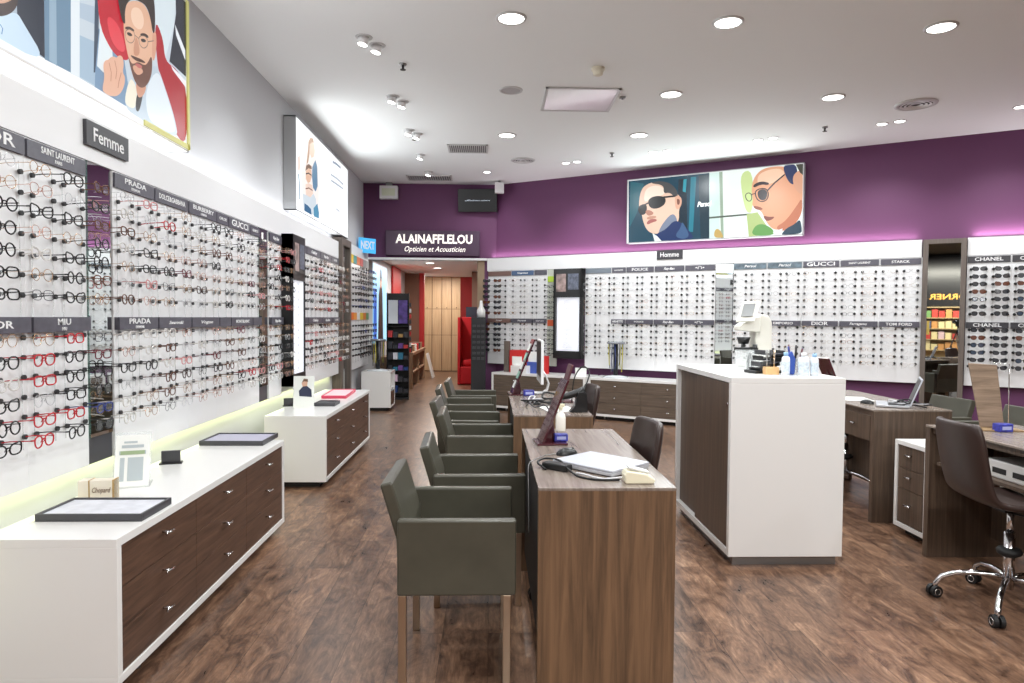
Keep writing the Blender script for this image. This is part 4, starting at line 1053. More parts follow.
# white drawer pedestal between the dark desks
t = thing('drawer_pedestal', 'white framed three drawer pedestal between the two dark desks', 'drawer pedestal', (2.885, 4.74, 0), -pi/2)
m = MB(); L_, D, H_ = .36, .46, .66
for b in ((0, L_, 0, D, H_-.03, H_), (0, L_, 0, D, .05, .08), (0, .03, 0, D, .08, H_-.03), (L_-.03, L_, 0, D, .08, H_-.03), (.03, L_-.03, D-.02, D, .08, H_-.03)): m.box(*b)
part('shell', m, LACQ, t, .0015)
for z0, z1 in ((.083, .325), (.328, .47), (.473, .628)):
    d = part('drawer', MB().box(.032, L_-.032, .008, .4, z0, z1), WALNUT_V, t, .001)
    h = MB().tube([(L_/2-.03, -.02, (z0+z1)/2+.02), (L_/2+.03, -.02, (z0+z1)/2+.02)], .007, 8); h.cyl((L_/2, -.02, (z0+z1)/2+.02), .005, .03, 'y', 8)
    part('handle', h, CHROME, d)
part('plinth', MB().box(.05, L_-.05, .06, D-.04, 0, .05), DARK, t)

# ------------------------------------------------------------------ armchairs (face +X, origin at the floor centre)
def armchair(lab, loc, rot, group):
    t = thing('armchair', lab, 'armchair', loc, rot, group)
    for s_ in (-1, 1):
        y0, y1 = (.24, .285) if s_ > 0 else (-.285, -.24)
        part('armrest', MB().box(-.235, .24, y0, y1, .385, .69), LEATHER, t, .008, seg=3)
        part('seam_highlight', MB().tube([(-.20, (y0+y1)/2-.016, .6885), (.232, (y0+y1)/2-.016, .6885)], .003, 6), mat('leather_highlight', (120, 120, 110), .3), t)  # armrest seam in a paler tone, a painted highlight along the top edge
    pr = MB(); pr.prism([(-.235, .385), (-.185, .385), (-.195, .62), (-.262, .835), (-.312, .822), (-.245, .60)], -.24, .24, 'xz')
    part('backrest', pr, LEATHER, t, .010, seg=3)
    part('seat', MB().box(-.19, .225, -.24, .24, .385, .475), LEATHER, t, .014, seg=3)
    for x in (-.215, .205):
        for y in (-.262, .262):
            part('leg', MB().box(x-.016, x+.016, y-.016, y+.016, 0, .386), BRASSY, t, .003)
    return t
AG = 'olive leather armchairs along the brown desks'
ar0 = armchair('olive leather armchair closest to the camera, pulled up to the laptop desk', (-.13, 2.985, 0), 0, AG)
def more(lab, loc, rot, group=AG):
    c = copy_tree(ar0); c.location = loc; c.rotation_euler = (0, 0, rot); tag(c, lab, 'armchair', group); return c
more('olive leather armchair second from the camera at the laptop desk', (-.06, 3.77, 0), radians(2))
more('olive leather armchair third from the camera, at the near end of the second desk', (-.06, 4.93, 0), radians(1))
more('olive leather armchair set back from the desk edge, fourth from the camera', (-.16, 5.62, 0), radians(-2))
more('olive leather armchair fifth from the camera beside the second desk', (-.21, 6.62, 0), radians(2))
more('olive leather armchair standing last in the row, towards the passage', (-.17, 7.35, 0), 0)
more('grey-looking armchair with its back to the tall framed mirror', (3.80, 5.85, 0), pi+radians(4), 'armchairs behind the dark desks')
more('grey-looking armchair at the shop edge desk behind the wooden tabletop mirror', (3.80, 4.45, 0), pi-.12, 'armchairs behind the dark desks')
more('armchair pulled close to the open laptop desk, half hidden by the mirror frame', (3.90, 5.13, 0), pi, 'armchairs behind the dark desks')

# ------------------------------------------------------------------ swivel chairs (face +X)
def swivel(lab, loc, rot, group, caster_rot=0):
    t = thing('swivel_chair', lab, 'swivel chair', loc, rot, group)
    prof = [(.235, .535, .19), (.22, .555, .205), (.10, .56, .215), (-.06, .555, .215), (-.16, .565, .21), (-.22, .60, .205), (-.255, .66, .20), (-.285, .76, .20), (-.305, .87, .20), (-.318, .955, .19), (-.322, .985, .165)]
    m = MB(); n = 9; vs = []
    for (x, z, hw) in prof:
        for j in range(n):
            u = -1+2*j/(n-1)
            curve = .045*abs(u)**2.4
            fx = curve*min(1, max(0, (z-.56)/.12)); fz = curve*.35*(1-min(1, max(0, (z-.56)/.12)))
            vs.append((x+fx, u*hw, z+fz))
    fs = [(i*n+j, (i+1)*n+j, (i+1)*n+j+1, i*n+j+1) for i in range(len(prof)-1) for j in range(n-1)]
    m.add(vs, fs, True)
    o = part('seat_shell', m, BLEATHER, t)
    so = o.modifiers.new('thick', 'SOLIDIFY'); so.thickness = .038; so.offset = 0
    sb = o.modifiers.new('soft', 'SUBSURF'); sb.levels = 1; sb.render_levels = 2
    part('gas_column', MB().cyl((-.0, 0, .10), .026, .30, n=16).cyl((0, 0, .38), .017, .15, n=14), CHROME, t)
    part('column_collar', MB().lathe((0, 0, 0), [(.03, .27), (.055, .285), (.06, .30), (.05, .315), (.026, .32)], 18), RUBBER, t)
    part('height_lever', MB().tube([(0, 0, .50), (.02, -.10, .505), (.03, -.17, .50)], .006, 6).box(-.07, .07, -.06, .06, .515, .535), BLACK, t)
    star = MB()
    for k in range(5):
        nn = 5
        a = 2*pi*k/nn+caster_rot
        pts = [(cos(a)*r_, sin(a)*r_, z_) for r_, z_ in ((.01, .155), (.08, .165), (.16, .16), (.24, .145), (.30, .115), (.325, .075), (.33, .05))]
        star.tube(pts, .013, 8, rx=.015)
    part('star_base', star, CHROME, t)
    for k in range(5):
        nn = 5
        a = 2*pi*k/nn+caster_rot; cx, cy = cos(a)*.33, sin(a)*.33
        w = MB()
        for sx in (-1, 1):
            q = MB().cyl((0, 0, 0), .031, .02, 'y', 20); w0 = q.v; w.add([(x, y+(.006 if sx > 0 else -.026), z) for x, y, z in w0], q.f, False)
        w.mat4(Matrix.Translation((cx, cy, .031)) @ Matrix.Rotation(a+.6, 4, 'Z'))
        c = part('caster', w, RUBBER, t)
        hb = MB()
        for s_ in (-1, 1):
            q = MB().tube([(0.017*cos(b_), s_*.0262, .017*sin(b_)) for b_ in [2*pi*i/14 for i in range(14)]], .003, 5, closed=True); hb.add(q.v, q.f, True)
        hb.mat4(Matrix.Translation((cx, cy, .031)) @ Matrix.Rotation(a+.6, 4, 'Z'))
        part('hub_ring', hb, CHROME, c)
    return t
SG = 'brown leather swivel chairs'
swivel('brown leather swivel chair with chrome base at the shop edge desk', (2.725, 3.45, 0), radians(-4), SG, radians(153+4))
swivel('brown leather swivel chair facing the laptop desk beside the island', (.53, 3.42, 0), pi+radians(6), SG, radians(36))
swivel('brown leather swivel chair at the scanner desk in front of the low cabinet', (.51, 5.24, 0), pi+radians(6), SG, radians(36))
swivel('brown leather swivel chair behind the drawer desk hidden by the island', (3.16, 5.92, 0), 0, SG)

# ------------------------------------------------------------------ island
t = thing('display_island', 'tall white island counter with dark sliding doors in the middle of the shop', 'counter', (1.45, 4.045, 0))
W_, L_, H_ = .70, 1.21, 1.15
m = MB(); m.box(0, W_, 0, L_, H_-.035, H_); m.box(.0, W_, 0, .04, .06, H_-.035); m.box(0, W_, L_-.04, L_, .06, H_-.035); m.box(0, W_, .04, L_-.04, .06, .10); m.box(W_-.02, W_, .04, L_-.04, .10, H_-.035)
part('shell', m, LACQ, t, .0025)
part('sliding_door', MB().box(.006, .024, .041, .70, .105, H_-.04), WALNUT_V, t, .001)
d = part('sliding_door', MB().box(.03, .048, .62, L_-.041, .105, H_-.04), WALNUT_V, t, .001)
part('lock', MB().cyl((.0, .075, .98), .012, .01, 'x', 14), CHROME, bpy.data.objects['sliding_door'])
part('plinth', MB().box(.04, W_-.02, .04, L_-.04, 0, .06), STEEL, t)
# ------------------------------------------------------------------ things on the low cabinets
cz = .633
def tray(loc, rot, w, d, mats, lab, inner):
    t = thing('display_tray', lab, 'tray', loc, rot, 'display trays')
    m = MB(); m.box(0, w, 0, d, 0, .006); h = .032
    m.box(0, w, 0, .012, .006, h); m.box(0, w, d-.012, d, .006, h); m.box(0, .012, .012, d-.012, .006, h); m.box(w-.012, w, .012, d-.012, .006, h)
    part('tray_body', m, mats, t, .002); part('liner', MB().box(.012, w-.012, .012, d-.012, .006, .024), inner, t)
LIN = mat('pale_liner', (214, 216, 224), .5, noise=(14, .12)); GT = mat('dark_grey_tray', (68, 68, 72), .4)
tray((-1.895, 2.885, cz), 0, .44, .27, GT, 'dark grey framed tray with pale liner at the front end of the cabinet', LIN)
tray((-1.93, 4.58, cz), 0, .42, .33, GT, 'dark grey display tray at the far end of the closest cabinet', mat('lilac_liner', (180, 178, 196), .5))
tray((-1.69, 6.60, cz), 0, .2, .24, GT, 'small dark grey tray in front of the photo card', GT)
tray((-1.77, 7.22, cz), .05, .26, .68, mat('pink_tray', (206, 62, 92), .4), 'pink edged tray lying on the second low cabinet', mat('pale_pink_liner', (236, 206, 212), .5))
# cream carton with gold edges
t = thing('carton_box', 'small cream carton with gold edges standing on the cabinet beside the framed tray', 'box', (-1.905, 3.20, cz), .12)
part('carton_body', MB().box(0, .155, 0, .06, 0, .095), mat('cream_card', (240, 232, 214), .5), t, .002)
g = MB()
for x in (.047, .150): g.box(x, x+.005, -.0015, .061, 0, .0965)
part('gold_edge', g, mat('gold_foil', (196, 158, 90), .3, .6), t)
part('lettering', text_mesh('Chopard', .035, mat('bronze_ink', (120, 90, 60), .5), .08, 0, .3), None, t, loc=(.1, -.003, .05))
# clear price holder
t = thing('acrylic_card_holder', 'tilted clear acrylic holder with a printed white card, beside the cream carton', 'card holder', (-1.80, 3.47, cz), .35)
def tilt_slab(w, h, th, ang, y0=0):
    m = MB().box(-w/2, w/2, -th/2, th/2, 0, h); m.mat4(Matrix.Translation((0, y0, 0)) @ Matrix.Rotation(-ang, 4, 'X')); return m
part('acrylic_sheet', tilt_slab(.17, .285, .006, .42), CLEAR, t)
part('base', MB().box(-.085, .085, -.02, .12, 0, .006), CLEAR, t)
cd = part('card', tilt_slab(.155, .27, .002, .42, -.006), mat('card_white', (236, 238, 234), .5), t)
pr = MB()
for z0, z1, x0, x1 in ((.20, .215, -.05, .05), (.225, .235, -.04, .02), (.165, .185, -.06, .06), (.03, .15, -.055, -.035), (.03, .15, -.02, .05)):
    pr.box(x0, x1, -.0085, -.0075, z0, z1)
pr.mat4(Matrix.Rotation(-.42, 4, 'X'))
part('printed_lines', pr, mat('card_ink', (176, 186, 190), .5), t)
part('printed_band', MB().box(-.055, .055, -.0086, -.0076, .165, .185).mat4(Matrix.Rotation(-.42, 4, 'X')), mat('card_green', (150, 170, 130), .5), t)
# black tag block
def block(loc, lab, rot=.3):
    t = thing('price_block', lab, 'price block', loc, rot, 'small black price blocks')
    part('block', MB().box(-.05, .05, -.012, .012, .008, .075), mat('charcoal', (58, 58, 62), .4), t, .002)
    part('foot', MB().box(-.06, .06, -.03, .03, 0, .008), BLACK, t)
block((-1.86, 4.03, cz), 'small black upright price block in the middle of the closest cabinet')
block((-1.93, 6.62, cz), 'small black price block half hidden by the photo card')
# photo card
t = thing('photo_card', 'white upright photo card of a person in a dark suit on the second cabinet', 'photo card', (-1.76, 6.5, cz), .1)
part('card', tilt_slab(.19, .30, .004, .12), MATS['card_white'], t)
def onslab(m, ang): return m.mat4(Matrix.Rotation(-ang, 4, 'X'))
part('dark_suit', onslab(MB().prism([(-.04, .11), (.075, .10), (.07, .17), (.03, .205), (-.01, .20), (-.045, .16)], -.0036, -.0022), .12), mat('suit_ink', (44, 50, 76), .5), t)
part('face_patch', onslab(MB().prism([(-.01, .20), (.03, .205), (.035, .25), (.0, .26), (-.02, .23)], -.0045, -.003), .12), mat('skin_ink', (214, 170, 146), .5), t)
part('hair_patch', onslab(MB().prism([(-.02, .235), (.0, .275), (.035, .27), (.038, .245), (.0, .25)], -.005, -.004), .12), mat('hair_ink', (110, 80, 60), .5), t)
part('foot', MB().box(-.09, .09, .0, .09, 0, .004), MATS['card_white'], t)

# ------------------------------------------------------------------ revolving accessory stands
def carousel(loc, lab, cols, h=.52, r=.12):
    t = thing('accessory_stand', lab, 'display stand', loc, 0, 'round accessory stands')
    part('base', MB().lathe((0, 0, 0), [(0, 0), (r*1.55, 0), (r*1.6, .012), (r*.5, .03), (0, .03)], 28), mat('pale_grey_base', (206, 210, 214), .2), t)
    part('column', MB().cyl((0, 0, .03), .035, h-.05, n=14), BLACK, t)
    part('top_disc', MB().lathe((0, 0, h-.02), [(0, 0), (r*1.05, 0), (r*1.15, .015), (r*1.05, .03), (0, .03)], 28), mat('silver_disc', (150, 154, 160), .25, .5), t)
    for k in range(10):
        a = 2*pi*k/10; m = MB().tube([(cos(a)*r*.9, sin(a)*r*.9, h-.02), (cos(a+.1)*r*.85, sin(a+.1)*r*.85, h*.45), (cos(a)*r*.8, sin(a)*r*.8, .08+.05*(k % 3))], .006, 6)
        part('hanging_cord', m, mat('cord_%d' % (k % len(cols)), cols[k % len(cols)], .5), t)
q = rw(2.16, .36); carousel((q.x, q.y, .62), 'round stand of hanging eyewear cords on the low cabinet below the purple wall', [(40, 40, 44), (200, 190, 60), (120, 120, 130), (40, 60, 120)])
carousel((-1.80, 11.05, .63), 'round accessory stand on the small white cabinet beside the passage', [(50, 40, 36), (150, 60, 50), (90, 60, 40)], .5, .11)

# ------------------------------------------------------------------ desk things
def price_stand(loc, rot, lab, tall=.35, group='tilted maroon tabletop mirrors'):
    t = thing('tabletop_mirror', lab, 'tabletop mirror', loc, rot, group)
    part('base', MB().box(-.075, .085, -.085, .085, 0, .012), MAROON, t, .002)
    m = MB().box(-.006, .006, -.08, .08, 0, tall); m.mat4(Matrix.Translation((-.045, 0, .012)) @ Matrix.Rotation(.38, 4, 'Y'))
    part('leaning_panel', m, MAROON, t, .002)
    part('support_fin', MB().prism([(-.04, .012), (.03, .012), (.035, .03), (.018, .13)], -.004, .004, 'xz'), MAROON, t)
    return t
def tissue(loc, rot, lab):
    t = thing('cloth_packet', lab, 'packet', loc, rot, 'blue cleaning cloth packets')
    part('packet_body', MB().box(-.045, .045, -.03, .03, 0, .05), mat('blue_packet', (52, 58, 150), .4, noise=(40, .6)), t, .006)
    part('white_print', MB().box(-.03, .03, -.0308, -.03, .015, .035), mat('packet_print', (170, 176, 220), .5), t)
price_stand((.315, 3.58, DH), .1, 'maroon tilted tabletop mirror on the laptop desk with its blue packet')
tissue((.375, 3.57, DH+.012), .1, 'blue cleaning cloth packet at the foot of the laptop desk mirror')
bpy.data.objects['cloth_packet'].scale = (.8, .8, .8)
price_stand((.235, 5.85, DH), .1, 'maroon tilted stand hung with small tags at the far end of the second desk', .5)
for i in range(4):
    pass
tissue((.33, 5.76, DH), .1, 'blue cleaning cloth packet beside the tagged stand on the second desk')
t = thing('brown_tabletop_mirror', 'brown rounded tabletop mirror leaning over the black scanner', 'tabletop mirror', (.55, 5.35, DH), .1)
m = MB().box(-.009, .009, -.07, .07, .0, .31); m.mat4(Matrix.Rotation(.30, 4, 'Y')); part('leaning_panel', m, MAROONF, t, .008, seg=3)
part('base', MB().box(-.05, .10, -.07, .07, 0, .01), MAROONF, t, .002)
# spray bottle
def spray(loc, rot, lab):
    t = thing('spray_bottle', lab, 'spray bottle', loc, rot)
    part('bottle', MB().lathe((0, 0, 0), [(0, 0), (.034, 0), (.037, .01), (.037, .10), (.03, .125), (.014, .145), (.013, .16)], 24), mat('milk_plastic', (238, 236, 228), .4), t)
    part('trigger_head', MB().cyl((0, 0, .158), .015, .02, n=14).box(-.05, .028, -.011, .011, .176, .20).box(-.034, -.026, -.006, .006, .14, .178), mat('cream_plastic', (232, 224, 196), .4), t, .003)
spray((.415, 3.955, DH), .3, 'white spray bottle with cream trigger on the laptop desk')
bpy.data.objects['spray_bottle'].scale = (.8, .8, .8)
# mouse, laptop, charger, cables, card reader
t = thing('computer_mouse', 'black computer mouse beside the white laptop', 'mouse', (.375, 3.27, DH), -1.2)
m = MB(); vs = []; nu, nv = 14, 7
for j in range(nv):
    ph = (pi/2)*j/(nv-1)
    for i in range(nu):
        a = 2*pi*i/nu; vs.append((.032*cos(a)*cos(ph), .056*sin(a)*cos(ph), .034*sin(ph)**.8))
m.add(vs, [(j*nu+i, j*nu+(i+1) % nu, (j+1)*nu+(i+1) % nu, (j+1)*nu+i) for j in range(nv-1) for i in range(nu)], True)
part('mouse_body', m, BLACK, t); part('scroll_wheel', MB().cyl((-.004, .03, .026), .009, .008, 'x', 12), STEEL, t)
def laptop(loc, rot, lab, open_=0, w=.36, d=.25, col=None):
    t = thing('laptop', lab, 'laptop', loc, rot, 'laptops')
    part('keyboard_base', MB().box(-w/2, w/2, -d/2, d/2, .004, .019), mat('laptop_silver', (196, 198, 204), .3, .3), t, .003)
    lid = MB().box(-w/2, w/2, -d, 0, 0, .010)
    if open_: 
        lid.mat4(Matrix.Translation((0, d/2, .019)) @ Matrix.Rotation(-open_, 4, 'X'))
    else: lid.mat4(Matrix.Translation((0, d/2, .0195)))
    l = part('lid', lid, mat('laptop_lid', (186, 189, 198), .3), t, .003)
    if open_:
        s_ = MB().box(-w/2+.012, w/2-.012, -d+.012, -.012, -.0015, 0); s_.mat4(Matrix.Translation((0, d/2, .019)) @ Matrix.Rotation(-open_, 4, 'X'))
        part('screen', s_, MATS['tv_glass'], l)
        part('keyboard', MB().box(-w/2+.02, w/2-.02, -.03, d/2-.03, .019, .0205), BLACK, t)
laptop((.495, 3.0, DH), -.82, 'closed white laptop lying on the closest brown desk', 0, .33, .27)
part_ = None
def cable(name, pts, r, m, lab, grp=None):
    # smooth the path
    P_ = [Vector(p) for p in pts]; out = []
    for i in range(len(P_)-1):
        p0 = P_[max(i-1, 0)]; p1 = P_[i]; p2 = P_[i+1]; p3 = P_[min(i+2, len(P_)-1)]
        for k in range(6):
            u = k/6; out.append(.5*((2*p1)+(-p0+p2)*u+(2*p0-5*p1+4*p2-p3)*u*u+(-p0+3*p1-3*p2+p3)*u**3))
    out.append(P_[-1])
    return single(name, MB().tube(out, r, 6), m, lab, 'cable', group=grp)
t = thing('power_adapter', 'black laptop power adapter lying at the desk corner', 'power adapter', (.295, 2.945, DH), -.7)
part('adapter_body', MB().box(-.065, .065, -.026, .026, 0, .030), BLACK, t, .006)
z = DH+.005
cable('power_cable', [(.245, 2.93, z), (.215, 3.0, z+.015), (.25, 3.06, z+.02), (.31, 3.0, z+.025), (.33, 2.90, z+.015), (.37, 2.80, z), (.44, 2.74, z), (.53, 2.74, z)], .005, RUBBER, 'thick black cable looped over the power adapter')
cable('white_cable', [(.37, 2.86, z), (.40, 2.80, z+.006), (.46, 2.755, z), (.53, 2.77, z), (.60, 2.80, z)], .0045, mat('cable_grey', (200, 200, 204), .4), 'pale grey cable curling in front of the white laptop')
cable('mouse_cable', [(.32, 3.27, z), (.26, 3.22, z), (.205, 3.12, z), (.180, 3.09, z-.02), (.178, 3.05, z-.12), (.178, 3.0, z-.3)], .0022, STEEL, 'thin mouse cable hanging over the desk edge')
t = thing('card_reader', 'cream card reader wedge at the front edge of the closest desk', 'card reader', (.60, 2.72, DH), .0); t.scale = (.8, .85, .85)
m = MB().prism([(-.07, 0), (.075, 0), (.08, .022), (.03, .05), (-.062, .062), (-.075, .04)], -.045, .045, 'xz')
part('reader_body', m, mat('cream_shell', (232, 226, 200), .35), t, .008, seg=3)
part('keypad_slab', MB().box(-.055, .05, -.03, .03, 0, .010).mat4(Matrix.Translation((0, 0, .056)) @ Matrix.Rotation(.22, 4, 'Y')), mat('pale_keys', (214, 214, 210), .4), t, .002)
# scanner and computer on the second desk
t = thing('barcode_scanner', 'black handheld scanner resting in its upright stand on the second desk', 'scanner', (.62, 4.78, DH), .0)
part('stand', MB().prism([(-.06, 0), (.07, 0), (.06, .13), (.045, .15), (.0, .14), (-.02, .05)], -.04, .04, 'xz'), BLACK, t, .006)
part('scanner_body', MB().tube([(-.16, 0, .09), (-.08, 0, .11), (0, 0, .135), (.05, 0, .155)], [.022, .024, .026, .03], 10), BLACK, t)
cable('scanner_cable', [(.66, 4.80, DH+.14), (.72, 4.9, DH+.26), (.69, 5.05, DH+.30), (.64, 5.15, DH+.2), (.63, 5.2, DH+.01)], .005, RUBBER, 'black scanner cable arching above the second desk')
cable('scanner_cable', [(.47, 4.80, DH+.09), (.38, 4.84, DH+.09), (.40, 4.93, DH+.12), (.48, 4.98, DH+.10)], .007, RUBBER, 'thick black loop of cable beside the scanner grip')
for i in range(7):
    x0 = .24+R.uniform(0, .1); y0 = 5.0+R.uniform(0, .45)
    pts = [(x0, y0, DH+.005)]
    for k in range(5):
        x0 += R.uniform(-.05, .12); y0 += R.uniform(-.12, .12); x0 = min(max(x0, .2), .55); y0 = min(max(y0, 4.85), 5.6)
        pts.append((x0, y0, DH+.006+R.uniform(0, .035)))
    pts.append((x0+.02, y0, DH+.005))
    cable('tangled_cable', pts, .0055, [RUBBER, MATS['charcoal'], MATS['cable_grey']][i % 3], 'loose computer cable in the tangle on the second desk', 'tangled cables on the second desk')
single('desk_paper', MB().box(0, .22, 0, .3, 0, .002), MATS['card_white'], 'white sheet of paper under the scanner on the second desk', 'paper', (.42, 4.75, DH), .2)
t = thing('desktop_computer', 'slim white all-in-one computer seen edge-on at the far end of the second desk', 'computer', (.44, 5.95, DH), 0)
part('screen_housing', MB().box(-.012, .012, -.26, .26, .10, .47), mat('computer_white', (240, 241, 242), .25), t, .004)
part('screen', MB().box(-.0145, -.0122, -.245, .245, .16, .455), MATS['tv_glass'], t)
pts = [(.010, 0, .22), (.05, 0, .16), (.075, 0, .09), (.06, 0, .03), (.03, 0, .008), (-.06, 0, .006)]
part('stand_foot', MB().tube(pts, .007, 8, rx=.085), MATS['computer_white'], t)
# counter clutter by the passage
def cw(s, off): q = rw(s, off); return (q.x, q.y, .62)
t = thing('red_display_box', 'red cardboard display box on the low cabinet behind the computer', 'display box', cw(.52, .40), ANG)
part('carton_body', MB().box(-.14, .14, -.06, .06, 0, .36), mat('red_card_box', (202, 44, 42), .45), t, .002)
part('white_print', MB().box(-.09, .09, -.062, -.06, .12, .26), MATS['card_white'], t)
t = thing('wooden_display_block', 'narrow upright wooden block beside the red display box', 'display block', cw(.30, .40), ANG)
part('block', MB().box(-.045, .045, -.03, .03, 0, .50), FRAMEW, t, .002)
t = thing('leaflet_box', 'blue and white leaflet box beside the red display box', 'leaflet box', cw(.80, .40), ANG)
part('carton_body', MB().box(-.10, .10, -.06, .06, 0, .18), mat('blue_leaflet', (60, 82, 160), .45), t); part('leaflet', MB().box(-.09, .06, -.02, .0, .18, .34), MATS['card_white'], t)
t = thing('red_leaflet_holder', 'small red leaflet holder between the wooden block and the computer', 'leaflet holder', cw(.98, .38), ANG)
part('holder', MB().box(-.06, .06, -.03, .03, 0, .28), MATS['red_card_box'], t)
single('white_card', MB().box(-.09, .09, -.01, .01, 0, .12), MATS['card_white'], 'small white folded card on the low cabinet beside the cord stand', 'card', cw(1.62, .42), ANG)
single('white_paper_box', MB().box(-.14, .14, -.08, .08, 0, .12), LACQ, 'white paper box in front of the red display box', 'box', cw(.62, .52), ANG, bevel=.003)
# tags on the tilted stand
ts = [o for o in bpy.data.objects if o.name.startswith('tabletop_mirror') and 'hung with' in o['label']][0]
for i in range(5):
    m = MB().box(-.0105, -.0095, -.05, .05, .05+i*.085, .115+i*.085); m.mat4(Matrix.Translation((-.045, 0, .012)) @ Matrix.Rotation(.38, 4, 'Y'))
    part('price_tag', m, [MATS['card_white'], mat('mint_tag', (150, 196, 180), .5)][i % 2], ts)

# ------------------------------------------------------------------ instruments on the island
iz = 1.15
IV = mat('instrument_ivory', (226, 224, 214), .4)
t = thing('lens_meter', 'ivory lens measuring instrument with tilted screen on the island', 'instrument', (1.96, 4.98, iz), 0)
part('base', MB().box(-.10, .12, -.10, .12, 0, .05), IV, t, .008)
part('column', MB().prism([(-.01, .05), (.115, .05), (.115, .33), (.09, .375), (.04, .39), (-.01, .36)], -.02, .10, 'xz'), IV, t, .010, seg=3)
part('upper_body', MB().prism([(-.135, .27), (.02, .255), (.02, .375), (-.04, .36), (-.10, .325), (-.135, .30)], -.05, .09, 'xz'), IV, t, .010, seg=3)
def slab8(lo, hi, th):
    (a0, b0, z0), (a1, b1, z1) = lo[0], lo[1]; (c0, d0, y0), (c1, d1, y1) = hi[0], hi[1]
    vs = [(a0, b0, z0), (a1, b1, z1), (c1, d1, y1), (c0, d0, y0)]; n_ = (Vector(vs[1])-Vector(vs[0])).cross(Vector(vs[3])-Vector(vs[0])).normalized()*th
    vs += [tuple(Vector(v)-n_) for v in vs]
    return MB().add(vs, [(0,1,2,3),(7,6,5,4),(0,4,5,1),(1,5,6,2),(2,6,7,3),(3,7,4,0)], False)
s_ = part('screen_housing', slab8([(-.175, -.07, .335), (-.05, -.10, .34)], [(-.10, .0, .485), (.03, -.03, .49)], .016), IV, t, .003)
part('screen', slab8([(-.140, -.070, .371), (-.06, -.089, .374)], [(-.10, -.022, .465), (-.02, -.041, .468)], .004), mat('grey_screen', (110, 112, 112), .3), s_)
part('measuring_nose', MB().cyl((-.09, 0, .17), .035, .05, n=18, r2=.05), BLACK, t)
part('lens_table', MB().box(-.14, .0, -.06, .06, .115, .145), BLACK, t, .006)
for y in (-.12, .11): part('knob', MB().cyl((-.05, y, .11), .016, .06, n=12), BLACK, t)
t = thing('acrylic_box', 'clear acrylic box in front of the lens instrument', 'acrylic box', (1.75, 4.60, iz), 0)
m = MB(); w, d, h = .30, .22, .135
for b in ((0, w, 0, .005, 0, h), (0, w, d-.005, d, 0, h), (0, .005, 0, d, 0, h), (w-.005, w, 0, d, 0, h), (0, w, 0, d, 0, .005)): m.box(*b)
part('acrylic_walls', m, CLEAR, t); part('divider', MB().box(.09, .095, 0, d, 0, h), CLEAR, t)
t2 = thing('pliers', 'black and silver pliers standing in the acrylic box', 'pliers', (1.80, 4.70, iz+.006)); part('handle', MB().tube([(0, 0, 0), (.0, .0, .06), (.01, 0, .11)], .014, 8, rx=.01), BLACK, t2); part('handle', MB().tube([(.03, 0, 0), (.03, .0, .06), (.015, 0, .11)], .014, 8, rx=.01), STEEL, t2)
# black organiser with tilted trays
t = thing('black_organizer', 'black organiser of tilted trays between the acrylic box and the wooden block', 'organiser', (1.83, 4.44, iz), .25)
part('base', MB().box(-.13, .11, -.06, .07, 0, .018), BLACK, t, .003)
for i in range(4):
    m = MB(); h = .035+.028*i
    m.box(-.10, .06, -.055, .055, 0, .010); m.box(-.10, -.094, -.055, .055, .01, .03); m.box(.054, .06, -.055, .055, .01, .03)
    m.mat4(Matrix.Translation((.012*i, 0, h)) @ Matrix.Rotation(-.28+.1*i, 4, 'Y'))
    part('tray', m, [BLACK, MATS['charcoal']][i % 2], t, .002)
part('post', MB().cyl((.07, .04, .0), .008, .16, n=10), BLACK, t)
t = thing('tool_block', 'small wooden block holding upright screwdrivers on the island', 'tool holder', (1.80, 4.31, iz))
part('block', MB().box(-.042, .042, -.03, .03, 0, .048), mat('beech', (214, 174, 122), .5), t, .002)
for i, x in enumerate((-.028, -.005, .02)):
    q = single('screwdriver', MB().cyl((0, 0, .03), .005, .06, n=10).cyl((0, 0, .088), .007, .05, n=10), [STEEL, MATS['charcoal'], BRASSY][i], ['steel', 'charcoal', 'nickel'][i]+' screwdriver standing in the wooden tool block', 'screwdriver', (1.80+x, 4.31, iz+.018), 0, 'screwdrivers in the tool block')
def bottle(x, y, h, r, cap, lab):
    t = thing('cleaner_bottle', lab, 'bottle', (x, y, iz), 0, 'white cleaner bottles')
    part('bottle', MB().lathe((0, 0, 0), [(0, 0), (r, 0), (r, h*.72), (r*.85, h*.8), (r*.4, h*.84), (r*.4, h*.86)], 22), mat('bottle_white', (226, 232, 238), .3), t)
    part('bottle_label', MB().lathe((0, 0, 0), [(r+.0006, h*.15), (r+.0006, h*.6)], 22), mat('pale_label', (200, 212, 222), .4, noise=(70, .25)), t)
    part('cap', MB().cyl((0, 0, h*.85), r*.55, h*.15, n=16), cap, t)
BC = mat('pale_blue_cap', (150, 190, 224), .35)
bottle(1.862, 4.235, .145, .025, BC, 'slim white bottle with pale blue cap beside the wooden tool block')
bottle(1.96, 4.20, .145, .032, LACQ, 'widest white bottle with white cap on the island')
bottle(2.022, 4.185, .14, .024, BC, 'slim white bottle with pale blue cap at the outer end of the bottles')
t = thing('pen_cup', 'clear cup of blue and dark pens behind the bottles', 'pen cup', (1.97, 4.36, iz))
part('cup', MB().lathe((0, 0, 0), [(.045, 0), (.048, .10), (.046, .10), (.043, .004), (0, .004)], 20), CLEAR, t)
for i in range(7):
    a = i*.9; single('pen', MB().tube([(cos(a)*.02, sin(a)*.02, .005), (cos(a)*.055, sin(a)*.055, .165+.01*(i % 3))], .006, 6), [mat('pen_blue', (44, 60, 140), .4), BLACK, mat('pen_burgundy', (90, 40, 50), .4), STEEL][i % 4], 'pen leaning in the clear cup behind the bottles', 'pen', (1.97, 4.36, iz+.002), 0, 'pens in the clear cup')
